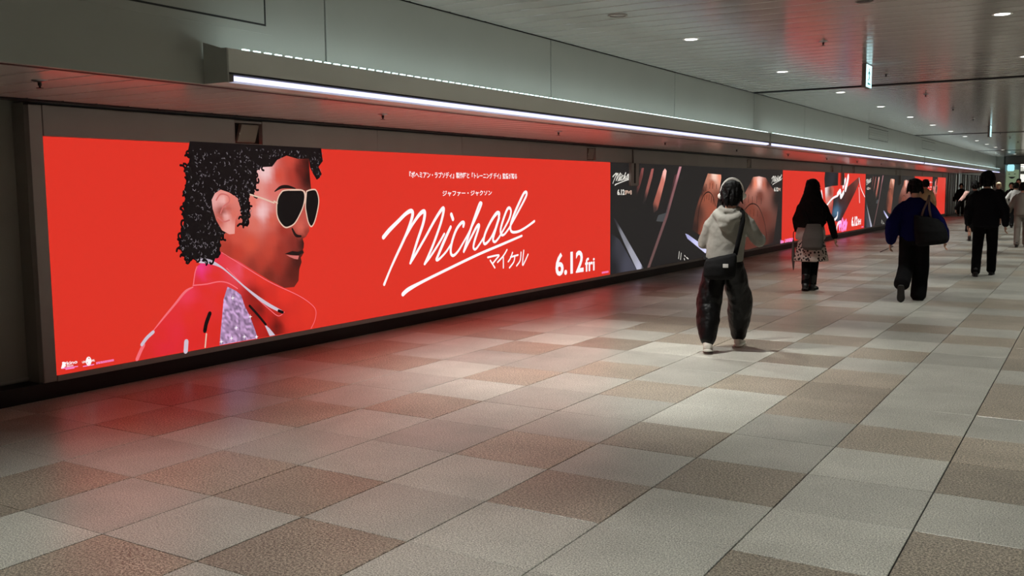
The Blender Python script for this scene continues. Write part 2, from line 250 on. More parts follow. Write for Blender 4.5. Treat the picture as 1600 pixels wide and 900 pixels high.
DARKPIC = [([(14.645,1.842),(14.742,1.848),(14.69,1.695),(14.436,1.339),(14.336,1.316)],[(14.706,1.818,(130,72,70)),(14.611,1.67,(100,55,52)),(14.395,1.34,(34,32,32))]),([(15.053,1.833),(15.154,1.844),(15.093,1.697),(14.824,1.297),(14.677,1.255)],[(15.104,1.823,(165,92,88)),(14.956,1.596,(150,88,80)),(14.738,1.274,(44,40,40))]),([(15.559,1.804),(15.638,1.851),(15.72,1.811),(15.656,1.649),(15.328,1.136),(15.167,1.089),(15.132,1.242),(15.417,1.597)],[(15.645,1.818,(255,190,180)),(15.516,1.597,(205,120,105)),(15.306,1.29,(165,92,78)),(15.231,1.126,(60,48,46))]),([(16.093,1.744),(16.199,1.758),(15.961,1.44),(15.762,1.074),(15.596,0.922),(15.266,0.945),(15.362,1.045),(15.694,1.076)],[(16.15,1.731,(80,48,50)),(15.926,1.44,(60,42,42)),(15.495,0.977,(70,72,74))]),([(16.302,1.893),(16.418,1.895),(15.778,0.995),(15.003,0.158),(14.896,0.166),(15.695,1.05)],[(16.36,1.88,(190,130,138)),(16.03,1.439,(130,88,90)),(15.695,1.023,(110,78,78)),(14.959,0.182,(105,78,76))]),([(13.579,1.047),(13.644,1.033),(14.753,0.166),(14.473,0.167),(13.968,0.64)],[(13.606,1.034,(52,50,54)),(14.024,0.709,(130,130,138)),(14.316,0.425,(160,160,172)),(14.588,0.171,(185,185,205)),(14.741,0.167,(60,60,62))]),([(13.499,0.804),(13.8,0.696),(14.468,0.163),(13.804,0.17),(13.486,0.171)],[(13.5,0.757,(42,42,46)),(13.8,0.648,(58,58,66)),(14.143,0.241,(70,70,82)),(13.529,0.192,(36,35,38))]),([(17.782,1.785),(18.534,1.769),(18.554,1.706),(18.347,1.188),(18.02,0.519),(17.644,0.548),(16.965,0.723),(17.147,1.096),(17.491,1.487)],[(18.145,1.733,(255,215,195)),(18.491,1.736,(240,150,120)),(17.808,1.759,(230,150,120)),(18.022,1.601,(205,112,84)),(17.699,1.343,(190,100,74)),(18.042,1.076,(188,98,74)),(17.64,0.682,(170,88,66)),(17.079,0.761,(60,42,38)),(17.227,1.038,(90,54,46)),(17.469,1.43,(70,46,42)),(18.289,1.336,(150,84,66))]),([(20.609,1.735),(21.037,1.755),(21.54,1.725),(22.016,1.505),(22.634,1.292),(22.221,0.214),(20.176,0.158),(19.569,0.351),(19.488,1.044),(20.308,1.541)],[(21.045,1.623,(255,215,205)),(20.776,1.606,(240,140,110)),(21.379,1.59,(225,125,100)),(20.459,1.621,(90,48,42)),(21.719,1.607,(90,48,42)),(21.116,1.341,(140,72,58)),(20.492,1.021,(150,74,56)),(19.785,0.942,(90,48,40)),(21.371,0.799,(128,64,52)),(22.513,1.258,(40,34,33)),(22.218,0.249,(66,40,36)),(21.18,0.268,(112,58,48)),(20.329,0.181,(110,58,46)),(19.615,0.412,(60,40,36))]),([(16.626,0.673),(16.777,0.645),(17.953,0.287),(17.957,0.175),(17.738,0.227),(16.741,0.574)],[(16.74,0.613,(170,170,215)),(17.246,0.442,(205,205,245)),(17.778,0.254,(225,225,255)),(17.922,0.216,(120,120,160))]),([(18.662,1.901),(18.96,1.906),(18.56,1.124),(18.299,1.07)],[(18.797,1.873,(28,28,30)),(18.472,1.126,(24,24,24))])]
DARKLINES = [[(17.24,0.613,0.02),(17.305,1.064,0.02),(17.536,1.344,0.02),(17.819,1.428,0.02),(18.074,1.339,0.02),(18.227,1.146,0.02)],[(18.662,1.895,0.02),(18.46,1.424,0.02),(18.297,1.129,0.02)],[(19.981,1.001,0.02),(20.484,1.152,0.02),(21.023,1.076,0.02),(21.488,0.728,0.02),(21.681,0.379,0.02)]]
DRIPS = [[(17.617,1.343,0.022),(17.604,1.258,0.022)],[(17.739,1.371,0.022),(17.725,1.296,0.022)],[(17.863,1.376,0.022),(17.85,1.277,0.022)],[(17.99,1.34,0.022),(17.977,1.223,0.022)],[(18.102,1.28,0.022),(18.088,1.192,0.022)],[(17.691,1.572,0.022),(17.678,1.457,0.022)],[(17.896,1.601,0.022),(17.884,1.497,0.022)],[(18.065,1.587,0.022),(18.051,1.499,0.022)],[(18.28,1.572,0.022),(18.266,1.49,0.022)],[(20.065,1.318,0.022),(20.055,1.127,0.022)],[(20.318,1.348,0.022),(20.306,1.187,0.022)],[(20.58,1.313,0.022),(20.569,1.134,0.022)],[(20.9,1.31,0.022),(20.887,1.161,0.022)],[(21.231,1.273,0.022),(21.217,1.139,0.022)],[(20.439,1.023,0.022),(20.426,0.893,0.022)],[(20.702,1.033,0.022),(20.689,0.886,0.022)],[(20.973,0.994,0.022),(20.959,0.862,0.022)]]
SPECKS = [[(16.341,0.354,0.02),(16.308,0.233,0.02)],[(16.436,0.321,0.02),(16.403,0.208,0.02)],[(16.6,0.269,0.02),(16.638,0.248,0.02)],[(16.698,0.227,0.02),(16.789,0.193,0.02)],[(16.579,0.215,0.02),(16.609,0.186,0.02)]]
BOX_T2 = (13.548,14.186,1.562,1.785)
BOX_D2 = (13.712,14.189,1.405,1.496)
BOX_T2R = (21.996,22.847,1.57,1.805)
BOX_D2R = (22.194,22.681,1.414,1.51)
DANCEPIC = [([(26.995,1.917),(28.547,1.915),(28.546,1.548),(27.793,1.533),(27.013,1.487),(26.924,1.736)],[(27.103,1.862,(28,28,32)),(27.771,1.74,(40,40,48)),(28.33,1.613,(24,24,26))]),([(27.013,1.487),(27.793,1.533),(28.069,1.484),(27.968,1.162),(27.881,0.711),(27.336,0.853),(27.109,1.173)],[(27.148,1.423,(235,215,215)),(27.608,1.389,(120,60,50)),(27.936,1.452,(200,90,76)),(27.441,1.105,(215,120,105)),(27.8,0.842,(170,70,58))]),([(27.881,0.711),(28.036,1.161),(28.513,1.22),(29.644,1.48),(31.336,1.813),(31.545,1.743),(30.903,1.371),(29.865,0.898),(29.021,0.513),(28.454,0.498)],[(28.111,1.095,(40,40,44)),(28.947,1.149,(60,30,28)),(29.803,1.411,(80,40,36)),(31.343,1.76,(120,54,46)),(30.143,1.134,(70,26,22)),(29.302,0.606,(60,24,22)),(28.424,0.762,(70,110,140)),(28.307,0.569,(40,40,50))])]
DANCELINES = [[(29.831,1.803,0.2),(29.702,1.615,0.2),(29.498,1.446,0.2)],[(29.466,1.716,0.15),(29.195,1.514,0.15)],[(28.506,1.286,0.14),(28.849,1.383,0.14),(28.94,1.216,0.14),(29.288,1.347,0.14)],[(31.341,1.778,0.04),(31.632,1.475,0.04),(32.272,1.18,0.04)],[(31.381,1.475,0.05),(31.526,1.009,0.05)],[(27.071,0.922,0.06),(27.833,1.163,0.06),(28.509,1.253,0.06)],[(27.97,0.514,0.08),(28.509,0.629,0.08),(28.593,0.758,0.08)],[(28.487,0.2,0.09),(28.63,0.426,0.09),(29.025,0.48,0.09)],[(26.644,1.395,0.08),(26.797,1.114,0.08),(27.013,0.231,0.08)]]
BOX_D3 = (30.443,31.802,0.285,0.598)
BOX_K3 = (28.729,29.831,0.217,0.556)
BOX_L3 = (22.813,24.01,0.163,0.254)

# ================================================================== THE SETTING
# ---- floor: slab of grout with granite tiles laid on it
fl = MB(); fl.box(XS-.6, XR+.2, Y0, Y1, -.2, -.008)
floor = tag(fl.build('floor', 'grout'), 'speckled granite paving in grey and brown squares', None, None, 'structure')
BROWN = {(-5,3),(-4,-1),(-4,2),(-4,7),(-3,0),(-3,3),(-3,5),(-3,10),(-2,-2),(-2,0),(-1,-1),(-1,2),(-1,5),(-1,12),(-1,14),(-1,17),(0,1),(0,3),(0,6),(0,8),(0,10),(0,13),(1,2),(1,5),(1,6),(1,7),(1,9),(1,16),(2,0),(2,4),(2,11),(2,13),(2,16),(3,1),(3,3),(3,4),(3,6),(3,7),(3,9),(3,10),(-5,1),(-5,5),(-5,8),(-6,2),(-6,5),(-6,6),(-2,6),(-2,9),(-3,8),(-2,12),(-4,11),(-1,9)}
rt = random.Random(3)
cells = []
for k in range(-7, 15):
    for j in range(-16, 146):
        x0, y0 = TX+k*TILE, TY+j*TILE
        if x0 > XR: continue
        known = -5 <= k <= 3 and -1 <= j <= 10
        brown = (k, j) in BROWN if (known or (k, j) in BROWN) else rt.random() < .32
        # how large does it show?
        d = Vector((x0+TILE/2, y0+TILE/2, -CAM_H)); z = d.dot(CF)
        size = 0
        if z > .5:
            px, py = 800+F_PX*d.dot(CR)/z, 450-F_PX*d.dot(CU)/z
            if -250 < px < 1850 and 290 < py < 1050: size = (F_PX/z)**2*CAM_H/z
        cells.append((size, k, j, brown))
cells.sort(reverse=True)
G, GX = .0014, .0032
def tile_mesh(mname):
    b = MB(); h = TILE/2-G; hx = TILE/2-GX; e = .0015
    b.v = [(-hx, -h, -.012), (hx, -h, -.012), (hx, h, -.012), (-hx, h, -.012), (-hx, -h, -e), (hx, -h, -e), (hx, h, -e), (-hx, h, -e),
           (-hx+e, -h+e, 0), (hx-e, -h+e, 0), (hx-e, h-e, 0), (-hx+e, h-e, 0)]
    b.f = [(8, 9, 10, 11)]+[(i, (i+1) % 4, 4+(i+1) % 4, 4+i) for i in range(4)]+[(4+i, 4+(i+1) % 4, 8+(i+1) % 4, 8+i) for i in range(4)]
    b.mi = [0]*9
    return b.mesh('tile', [mname])
tm = {False: tile_mesh('grey_granite'), True: tile_mesh('brown_granite')}
rest = MB()
for i, (s, k, j, brown) in enumerate(cells):
    x0, y0 = TX+k*TILE, TY+j*TILE
    xa = max(x0, XS-.06)
    if i < 298:
        if x0+TILE < XS: continue
        link('tile', tm[brown], None, floor, (x0+TILE/2, y0+TILE/2, ((k*7+j*13) % 5-2)*.0002))
    else:
        rest.quad((xa+GX, y0+G, 0), (x0+TILE-GX, y0+G, 0), (x0+TILE-GX, y0+TILE-G, 0), (xa+GX, y0+TILE-G, 0), 1 if brown else 0)
tag(rest.build('tile_field', ['grey_granite', 'brown_granite'], floor), None, None, None, 'stuff')

# ---- ceiling: dark deck with long glossy slats hung below it
YE = 56.0
ce = MB(); ce.box(XU-.1, XR+.2, Y0, Y1, ZC+.035, ZC+.25)
ceiling = tag(ce.build('ceiling', 'groove'), 'glossy grey metal slat ceiling', None, None, 'structure')
PITCH_S = .2701
def slat_mesh(xa, xb, name, m='ceiling_metal'):
    b = MB(); hw = PITCH_S/2-.006
    prof = [(-hw, .03), (-hw, .008), (-hw+.006, .0008), (-hw*.6, .0001), (0, 0), (hw*.6, .0001), (hw-.006, .0008), (hw, .008), (hw, .03)]
    n = len(prof)
    b.v = [(xa, y, z) for y, z in prof]+[(xb, y, z) for y, z in prof]
    b.f = [(i, i+1, n+i+1, n+i) for i in range(n-1)]+[tuple(range(n)), tuple(reversed(range(n, 2*n)))]
    b.mi = [0]*len(b.f)
    me = b.mesh(name, [m])
    for p in me.polygons: p.use_smooth = False
    return me
sm = slat_mesh(XU+.006, XR, 'slat')
ys = 6.365-PITCH_S*40+PITCH_S/2
SEAMS = [14.85, 29.95, 45.05]
while ys < YE:
    if not any(abs(ys-q) < .1 for q in SEAMS): link('slat', sm, None, ceiling, (0, ys, ZC))
    ys += PITCH_S
for q in SEAMS:
    b = MB(); b.box(XU+.006, XR, q-.03, q+.03, ZC-.012, ZC+.02)
    b.build('expansion_joint_strip', 'profile_dark', ceiling)
# far ceiling beyond the bulkhead
b = MB(); b.box(XS, XR, YE, Y1, ZC-.3, ZC+.02); b.build('ceiling_panel', 'ceiling_metal', ceiling)

# ---- soffit over the displays
so = MB(); so.box(XS-.6, XU-.02, Y0, 55.5, ZS+.04, ZC+.2)
soffit = tag(so.build('ceiling_soffit', 'groove'), 'low slatted soffit running above the display wall', None, None, 'structure')
sm2 = slat_mesh(XS+.13, XU-.004, 'slat', 'soffit_metal')
ys = 6.365-PITCH_S*40+PITCH_S/2
while ys < 55.3:
    link('slat', sm2, None, soffit, (0, ys, ZS)); ys += PITCH_S
b = MB(); b.box(XS+.03, XS+.125, 3.7, 55, ZS-.012, ZS+.05); b.box(XS-.01, XS+.03, 3.7, 55, ZS+.0, ZS+.05)
b.build('edge_profile', 'profile_dark', soffit)
b = MB(); b.box(XS-.25, XS+.125, Y0, 3.7, ZS+.002, ZS+.05); b.build('soffit_edge', 'soffit_metal', soffit)

# ---- upper fascia: metal panels with dark joints, hatch and grilles
fa = MB(); fa.box(XU-.12, XU-.018, Y0, 55.5, ZS, ZC+.06)
fascia = tag(fa.build('wall_left', 'groove'), 'upper left fascia of pale grey metal panels', None, None, 'structure')
js = [-7, -1.4, 1.87, 5.13, 8.36, 11.58, 14.85, 17.85, 20.9, 23.95, 27.0, 30.07, 33.1, 36.2, 39.3, 42.4, 45.5, 48.6, 51.7, 55.5]
for a, c in zip(js[:-1], js[1:]):
    b = MB(); b.box(XU-.03, XU, a+.007, c-.007, ZS-.004, ZC-.006); bevel(b.build('panel', 'fascia_metal', fascia), .003, 1)
def hatch(y0, y1, z0, z1, name):
    b = MB(); t = .012
    b.box(XU-.004, XU+.005, y0-.05, y1+.05, z0-.05, z1+.05); h = b.build(name, 'fascia_metal', fascia)
    b = MB()
    for q in ((y0, y1, z0, z0+t), (y0, y1, z1-t, z1), (y0, y0+t, z0+t, z1-t), (y1-t, y1, z0+t, z1-t)): b.box(XU+.003, XU+.0065, *q)
    b.build('hatch_gap', 'groove', h)
    return h
hatch(3.15, 4.56, 2.574, 2.93, 'access_hatch')
for (a, c, z0, z1) in ((23.5, 25.85, 2.62, 2.9), (31.3, 33.9, 2.64, 2.9)):
    h = hatch(a, c, z0, z1, 'vent_grille')
    for q in range(5):
        b = MB(); zz = z0+.03+q*(z1-z0-.06)/4; b.box(XU+.003, XU+.012, a+.03, c-.03, zz-.012, zz+.006); b.build('slat', 'fascia_metal', h)

# ---- lower wall left of the displays, black base, display surround
lw = MB(); lw.box(XS-.5, XS-.2, Y0, 4.2, 0, ZS+.04)
lower = tag(lw.build('wall_left_lower', 'lower_wall'), 'plain grey wall left of the first display', None, None, 'structure')
b = MB(); b.box(XS-.205, XS-.19, Y0, 4.02, .135, .15); b.build('ledge', 'surround_grey', lower)
b = MB(); b.box(XS-.3, XS-.015, Y0, 51.2, 0, .122)
tag(b.build('baseboard_left', 'base_black'), 'black recessed base under the display wall', None, None, 'structure')
DY = [4.127, 13.465, 22.9, 32.33, 41.9, 51.0]
ZB, ZT = .167, 1.913
sr = MB(); sr.box(XS-.3, XS-.06, 4.02, 51.15, .122, ZS-.01)
surround = tag(sr.build('trim_1', 'surround_shade'), 'grey metal surround framing the row of displays', None, None, 'structure')
b = MB(); b.box(XS-.25, XS, 4.022, 4.122, .125, 2.135); bevel(b.build('jamb', 'surround_grey', surround), .003, 1)
b = MB(); b.box(XS-.25, XS, 51.02, 51.12, .125, 2.135); bevel(b.build('jamb', 'surround_grey', surround), .003, 1)
SPK = [(5.92, 6.24), (12.67, 12.96), (20.16, 20.47), (27.62, 27.93), (30.38, 30.69), (37.47, 37.78), (43.57, 43.88), (49.6, 49.9)]
JN = [4.127, 7.86, 9.42, 11.0, 14.27, 14.33, 17.2, 18.8, 22.9, 24.5, 26.1, 28.93, 28.99, 32.4, 34., 35.6, 38.41, 38.47, 42, 45, 48, 51.0]
edges = sorted(JN+[v for s in SPK for v in s])
skip = {s for s in SPK} | {(14.27, 14.33), (28.93, 28.99), (38.41, 38.47)}
for a, c in zip(edges[:-1], edges[1:]):
    if (a, c) in skip: continue
    b = MB(); b.box(XS-.05, XS, a+.002, c-.002, ZT+.004, 2.135); b.build('panel', 'surround_grey', surround)
e = 4.127
while e < 50.9:
    c = min(e+3.11, 51.0); b = MB(); b.box(XS-.05, XS, e+.002, c-.002, .122, ZB-.003); b.build('sill_panel', 'surround_grey', surround); e = c
b = MB(); b.box(XS-.06, XS-.05, 4.127, 51, .125, 2.13); b.build('backing', 'base_black', surround)
for a, c in ((14.27, 14.33), (28.93, 28.99), (38.41, 38.47)):
    b = MB(); b.box(XS-.05, XS-.02, a, c, ZT+.004, 2.135); b.build('joint_cover', 'profile_dark', surround)

# ---- far side wall and the wall behind, out of view
b = MB(); b.box(XR, XR+.2, Y0, Y1, 0, ZC+.1); tag(b.build('wall_right', 'lower_wall'), 'grey side wall of the passage', None, None, 'structure')
b = MB(); b.box(XS-.6, XR+.2, Y0-.2, Y0, 0, ZC+.1); tag(b.build('wall_back', 'lower_wall'), 'grey wall closing the near end', None, None, 'structure')

# ================================================================== FIXTURES
ORD = ['nearest', 'second', 'third', 'fourth', 'fifth', 'sixth', 'seventh', 'eighth', 'ninth', 'tenth', 'eleventh', 'twelfth', 'thirteenth', 'fourteenth', 'fifteenth']
# ---- light troughs fixed to the fascia: body, open top with row of uplights, strip along the lower edge
led_b = MB(); led_b.box(-.014, .0, -.026, .026, -.005, .006)
led_mesh = led_b.mesh('uplight', ['uplight_glow'])
def trough(y0, y1, label, singles):
    t = tag(empty('light_trough', (XU, y0, ZS)), label, 'light fixture', 'light troughs along the fascia')
    o = (XU, y0, ZS); xf = -4.47; XW = XU+.0135
    b = MB()
    b.prism([(XW, ZS+.03), (xf, ZS+.055), (xf, ZS+.197), (xf-.012, ZS+.197), (xf-.02, ZS+.15), (XW, ZS+.15)], y0+.012, y1)
    b.prism([(XW, ZS-.002), (XW, ZS+.03), (xf-.04, ZS+.03), (xf-.04, ZS-.002)], y0+.012, y1)
    b.build('body', 'trough_metal', t, off=o)
    b = MB(); b.prism([(XW, ZS-.003), (xf, ZS-.003), (xf, ZS+.197), (xf-.05, ZS+.2), (XU+.05, ZS+.235), (XW, ZS+.245)], y0, y0+.012)
    b.build('end_plate', 'fascia_metal', t, off=o)
    b = MB(); b.box(xf-.038, xf+.001, y0+.012, y1, ZS+.044, ZS+.056); b.build('slot', 'slot_dark', t, off=o)
    b = MB(); b.box(xf-.036, xf-.002, y0+.05, y1-.03, ZS+.011, ZS+.036); b.build('light_strip', 'strip_glow', t, off=o)
    b = MB(); b.box(xf-.036, xf-.004, y0+.012, y0+.05, ZS+.002, ZS+.043); b.build('strip_cap', 'grey_plastic', t, off=o)
    yy = y0+.16; n = 0; rest = MB()
    while yy < y1-.05:
        if n < singles: link('uplight', led_mesh, None, t, (xf-XU-.004, yy-y0, .2))
        else: rest.box(xf-.018, xf-.004, yy-.026, yy+.026, ZS+.195, ZS+.206)
        yy += .0905; n += 1
    tag(rest.build('uplight_row', 'uplight_glow', t, off=o), None, None, None, 'stuff')
    ar = bpy.data.lights.new('uplight_lamp', 'AREA'); ar.shape = 'RECTANGLE'; ar.size = .04; ar.size_y = y1-y0-.2
    ar.energy = UPLIGHT_W*(y1-y0); ar.color = (.86, 1, .98)
    l = bpy.data.objects.new('lamp', ar); COL.objects.link(l); l.parent = t; l.location = (xf-XU-.05, (y1-y0)/2, .165); l.rotation_euler = (math.pi, 0, 0)
    return t
trough(4.03, 14.97, 'grey light trough with glowing lower strip above the large red portrait display', 70)
trough(15.03, 30.4, 'middle light trough, joined to the nearest trough above the black display', 0)
trough(30.46, 44.9, 'distant light trough continuing above the far black display', 0)
trough(44.96, 55.0, 'farthest light trough ending at the pillar by the crowd', 0)

# ---- recessed downlights
rb = MB(); rb.lathe(0, 0, [(.062, .004), (.066, -.001), (.078, -.004), (.084, -.001), (.084, .006)], 24); ring_me = rb.mesh('trim_ring', ['white_plastic'], True)
lb = MB(); lb.lathe(0, 0, [(.0625, .004), (.0625, -.001), (.05, -.003), (.01, -.0035)], 24); lens_me = lb.mesh('lens', ['lamp_glow'], True)
spot_d = bpy.data.lights.new('downlight_lamp', 'SPOT'); spot_d.energy = DOWNLIGHT_W; spot_d.spot_size = math.radians(84); spot_d.spot_blend = .75
spot_d.shadow_soft_size = .06; spot_d.color = (.98, 1, .945)
def downlight(x, y, label, group):
    t = tag(empty('downlight', (x, y, ZC)), label, 'downlight', group)
    link('trim_ring', ring_me, None, t); link('lens', lens_me, None, t)
    l = bpy.data.objects.new('lamp', spot_d); COL.objects.link(l); l.parent = t; l.location = (0, 0, -.02)
for k in range(-2, 14):
    y = 9.17+3.205*k
    if y > 52: continue
    if k >= 0: lab = ('nearest visible' if k == 0 else ORD[k] if k < 15 else 'farthest')+' lit round downlight of the ceiling row along the fascia'
    else: lab = 'round downlight of the fascia row overhead, out of frame'
    downlight(-3.545, y, lab, 'ceiling downlights' if k >= 0 else 'downlights out of frame')
for k in range(-4, 14):
    y = 9.4+3.205*k
    if y > 52: continue
    if k == 0: lab = 'bright round ceiling downlight near the upper right corner'
    elif k == 1: lab = 'round ceiling downlight cut by the right edge of the view'
    else: lab = 'round downlight of the middle ceiling row, out of frame'
    downlight(-.8, y, lab, 'ceiling downlights' if k in (0, 1) else 'downlights out of frame')
    downlight(2.0, y, 'round downlight of the far ceiling row, out of frame', 'downlights out of frame')
    downlight(4.7, y, 'round downlight of the far ceiling row, out of frame', 'downlights out of frame')

# ---- deep recessed spotlights and detectors
def ceiling_disc(x, y, name, label, cat, inner, r=.085):
    t = tag(empty(name, (x, y, ZC)), label, cat)
    b = MB(); b.lathe(0, 0, [(r*.8, .005), (r*.82, -.004), (r*.95, -.006), (r, -.002), (r, .005)], 24); b.build('rim', 'grey_plastic', t, smooth=True)
    b = MB(); b.lathe(0, 0, [(r*.8, .004), (r*.78, -.002), (r*.3, -.004)], 24); b.build('cover', inner, t, smooth=True)
    return t
cd = ceiling_disc(-3.585, 7.56, 'recessed_spotlight', 'deep recessed round spotlight left of the nearest visible downlight', 'spotlight', 'ceiling_metal')
sp2 = bpy.data.lights.new('spotlight_lamp', 'SPOT'); sp2.energy = 390; sp2.spot_size = math.radians(92); sp2.spot_blend = .7; sp2.shadow_soft_size = .035; sp2.color = (1, .985, .93)
l = bpy.data.objects.new('lamp', sp2); COL.objects.link(l); l.parent = cd; l.location = (0, 0, -.02)
ceiling_disc(-1.684, 8.117, 'ceiling_socket', 'black round ceiling fitting at the top edge of the view', 'fixture', 'black_plastic', .07)
def sprinkler(x, y, z, label, group):
    t = tag(empty('sprinkler', (x, y, z)), label, 'sprinkler', group)
    b = MB(); b.lathe(0, 0, [(.045, .004), (.045, -.003), (.018, -.012), (.012, -.014)], 16); b.build('escutcheon', 'steel', t, smooth=True)
    b = MB(); b.lathe(0, 0, [(.011, -.01), (.011, -.03), (.006, -.034), (.006, -.045)], 12); b.build('head', 'black_plastic', t, smooth=True)
    b = MB(); b.lathe(0, 0, [(.02, -.044), (.02, -.047)], 14); b.build('deflector', 'black_plastic', t)
for k in range(9):
    sprinkler(-2.47, 10.05+3.32*k, ZC, ORD[k]+' small dark sprinkler on the slat ceiling by the exit signs', 'ceiling sprinklers')
for k in range(9):
    sprinkler(-5.3, 3.36+3.13*k, ZS, ORD[k]+' small dark sprinkler under the soffit over the displays', 'soffit sprinklers')

# ---- exit signs, hanging edge-on
def exit_sign(x, y, label):
    t = tag(empty('exit_sign', (x, y, ZC)), label, 'exit sign', 'green exit signs')
    b = MB(); b.box(-.028, .022, 0, .3, -.285, -.004); bevel(b.build('housing', 'grey_plastic', t), .006)
    b = MB(); b.box(.0221, .03, .008, .292, -.276, -.012); f = b.build('lit_face', 'exit_white', t)
    b = MB(); X = .0304     # running figure towards an opening, and an arrow
    def q(pts): b.face([(X, .15+p[0]*.1, -.145+p[1]*.1) for p in pts])
    q([(-.15, .65), (.05, .65), (.1, .8), (.05, .95), (-.1, .95), (-.2, .8)])
    q([(-.25, .6), (.15, .6), (.1, 0), (-.15, 0)]); q([(-.25, .6), (-.7, .2), (-.6, .1), (-.15, .4)]); q([(.15, .6), (.6, .25), (.52, .12), (.1, .4)])
    q([(-.15, .02), (.05, .02), (.45, -.4), (.3, -.5), (-.1, -.15)]); q([(-.15, .02), (.02, .02), (-.3, -.5), (-.75, -.55), (-.7, -.4), (-.35, -.35)])
    q([(-.9, -.9), (-.45, -.65), (-.45, -.82), (.7, -.82), (.7, -.98), (-.45, -.98), (-.45, -1.15)])
    b.build('pictogram', 'exit_green', f)
    b = MB(); b.box(-.03, -.026, .004, .03, -.284, -.26); b.build('indicator', 'black_plastic', t)
exit_sign(-2.485, 12.1, 'green and white exit sign hanging from the ceiling, the nearer one')
exit_sign(-2.4, 26.1, 'small green and white exit sign farther along the ceiling')

# ---- loudspeakers set into the header openings
for i, (a, c) in enumerate(SPK):
    t = tag(empty('wall_speaker', (XS, (a+c)/2, 2.03)), ['square tilted loudspeaker recessed above the curly hair on the red display', 'tilted loudspeaker recessed above the right end of the first red display',
        'tilted loudspeaker recessed above the right half of the nearer black display'][i] if i < 3 else ORD[i]+' tilted loudspeaker along the display header, counted from the camera', 'loudspeaker', 'loudspeakers in the display header')
    hw = (c-a)/2
    b = MB()
    b.box(-.049, -.045, -hw+.004, hw-.004, -.1, .1); b.box(-.05, -.003, -hw+.003, hw-.003, .082, .1); b.box(-.02, -.001, -hw+.004, hw-.004, -.112, -.098)
    b.build('frame', 'surround_grey', t)
    b = MB(); b.box(-.0445, -.042, -hw+.004, hw-.004, -.098, .082); b.build('recess_back', 'base_black', t)
    b = MB(); s = hw*.78
    P = [(-.038, -s*.9, -.086), (-.038, s*.62, -.086), (-.005, s*.95, .07), (-.038, -s*.5, .07)]
    b.v = [(-.04, -s*1.05, -.088), (-.04, s*.7, -.088), (-.04, s*1.08, .072), (-.04, -s*.66, .072), (-.012, -s*1.02, -.088), (-.012, s*.66, -.088), (-.004, s*1.05, .072), (-.004, -s*.6, .072)]
    for f_ in ((0, 1, 2, 3), (4, 5, 6, 7), (0, 1, 5, 4), (1, 2, 6, 5), (2, 3, 7, 6), (3, 0, 4, 7)): b.f.append(f_); b.mi.append(0)
    c_ = bevel(b.build('cabinet', 'speaker_face', t), .006)
    b = MB(); b.box(-.011, -.005, -s*.84, -s*.78, -.02, -.005); b.build('knob', 'white_plastic', c_)

# ---- bracket that hangs in front of the nearer black display
t = tag(empty('hanging_bracket', (XS+.03, 14.28, 1.9)), 'grey slotted bracket hanging over the title on the black display', 'bracket')
b = MB(); b.box(-.025, .02, -.15, .15, -.35, .012); bevel(b.build('plate', 'surround_grey', t), .003, 1)
b = MB(); b.box(.0201, .024, -.045, .015, -.31, .012); b.build('slot', 'slot_dark', t)
for yb in (28.96, 38.44):
    t = tag(empty('hanging_bracket', (XS+.03, yb, 1.9)), 'grey bracket hanging over the '+('distant red display beside the dancer' if yb < 30 else 'far black display'), 'bracket')
    b = MB(); b.box(-.025, .02, -.15, .15, -.35, .012); bevel(b.build('plate', 'surround_grey', t), .003, 1)
    b = MB(); b.box(.0201, .024, -.045, .015, -.31, .012); b.build('slot', 'slot_dark', t)

# ================================================================== LED DISPLAYS
def lay(y, z, k): return (XS-.001+k*.0009, y, z)
def smooth_line(pts, n=6):
    if len(pts) < 3: return pts
    out = []
    P = [pts[0]]+list(pts)+[pts[-1]]
    for i in range(1, len(P)-2):
        p0, p1, p2, p3 = P[i-1:i+3]
        for s in range(n):
            t = s/n
            out.append(tuple(.5*((2*p1[d])+(-p0[d]+p2[d])*t+(2*p0[d]-5*p1[d]+4*p2[d]-p3[d])*t*t+(-p0[d]+3*p1[d]-3*p2[d]+p3[d])*t**3) for d in range(3)))
    out.append(tuple(pts[-1]))
    return out
def ribbon(b, pts, k, dy=0, wf=1, smooth=True):
    P = smooth_line(pts) if smooth else pts
    n0 = len(b.v); n = len(P)
    L_, R_ = [], []
    for i in range(n):
        a, c = P[max(0, i-1)], P[min(n-1, i+1)]
        d = Vector((c[0]-a[0], c[1]-a[1])); d = d.normalized() if d.length else Vector((1, 0))
        h = P[i][2]*.5*wf; nx, nz = -d.y*h, d.x*h
        L_.append(lay(P[i][0]+nx+dy, P[i][1]+nz, k)); R_.append(lay(P[i][0]-nx+dy, P[i][1]-nz, k))
    b.v += L_+R_
    for i in range(n-1):
        b.f.append((n0+i, n0+n+i, n0+n+i+1, n0+i+1)); b.mi.append(0)
    for q in (0, n-1):           # round ends
        h = P[q][2]*.5*wf
        b.face([lay(P[q][0]+dy+h*math.cos(a*math.pi/5), P[q][1]+h*math.sin(a*math.pi/5), k) for a in range(10)])
def flat_build(b, name, m, parent):
    me = bpy.data.meshes.new(name); me.from_pydata(b.v, [], b.f); me.materials.append(MATS[m])
    bm = bmesh.new(); bm.from_mesh(me)
    for f in bm.faces:
        if f.normal.x < 0: f.normal_flip()
    bm.to_mesh(me); bm.free()
    o = link(name, me, None, None); o.parent = parent
    if 'lettering' in name and m != 'none' and name not in ('title_lettering', 'kana_lettering'): o['kind'] = 'stuff'
    if name in ('arch_lines', 'drips', 'specks', 'rims', 'zips', 'dark_zips', 'seam_highlights', 'ear_folds', 'small_print_lines', 'sparkles', 'studio_mark', 'globe'): o['kind'] = 'stuff'
    o.location = -Vector(off_of(parent))
    return o
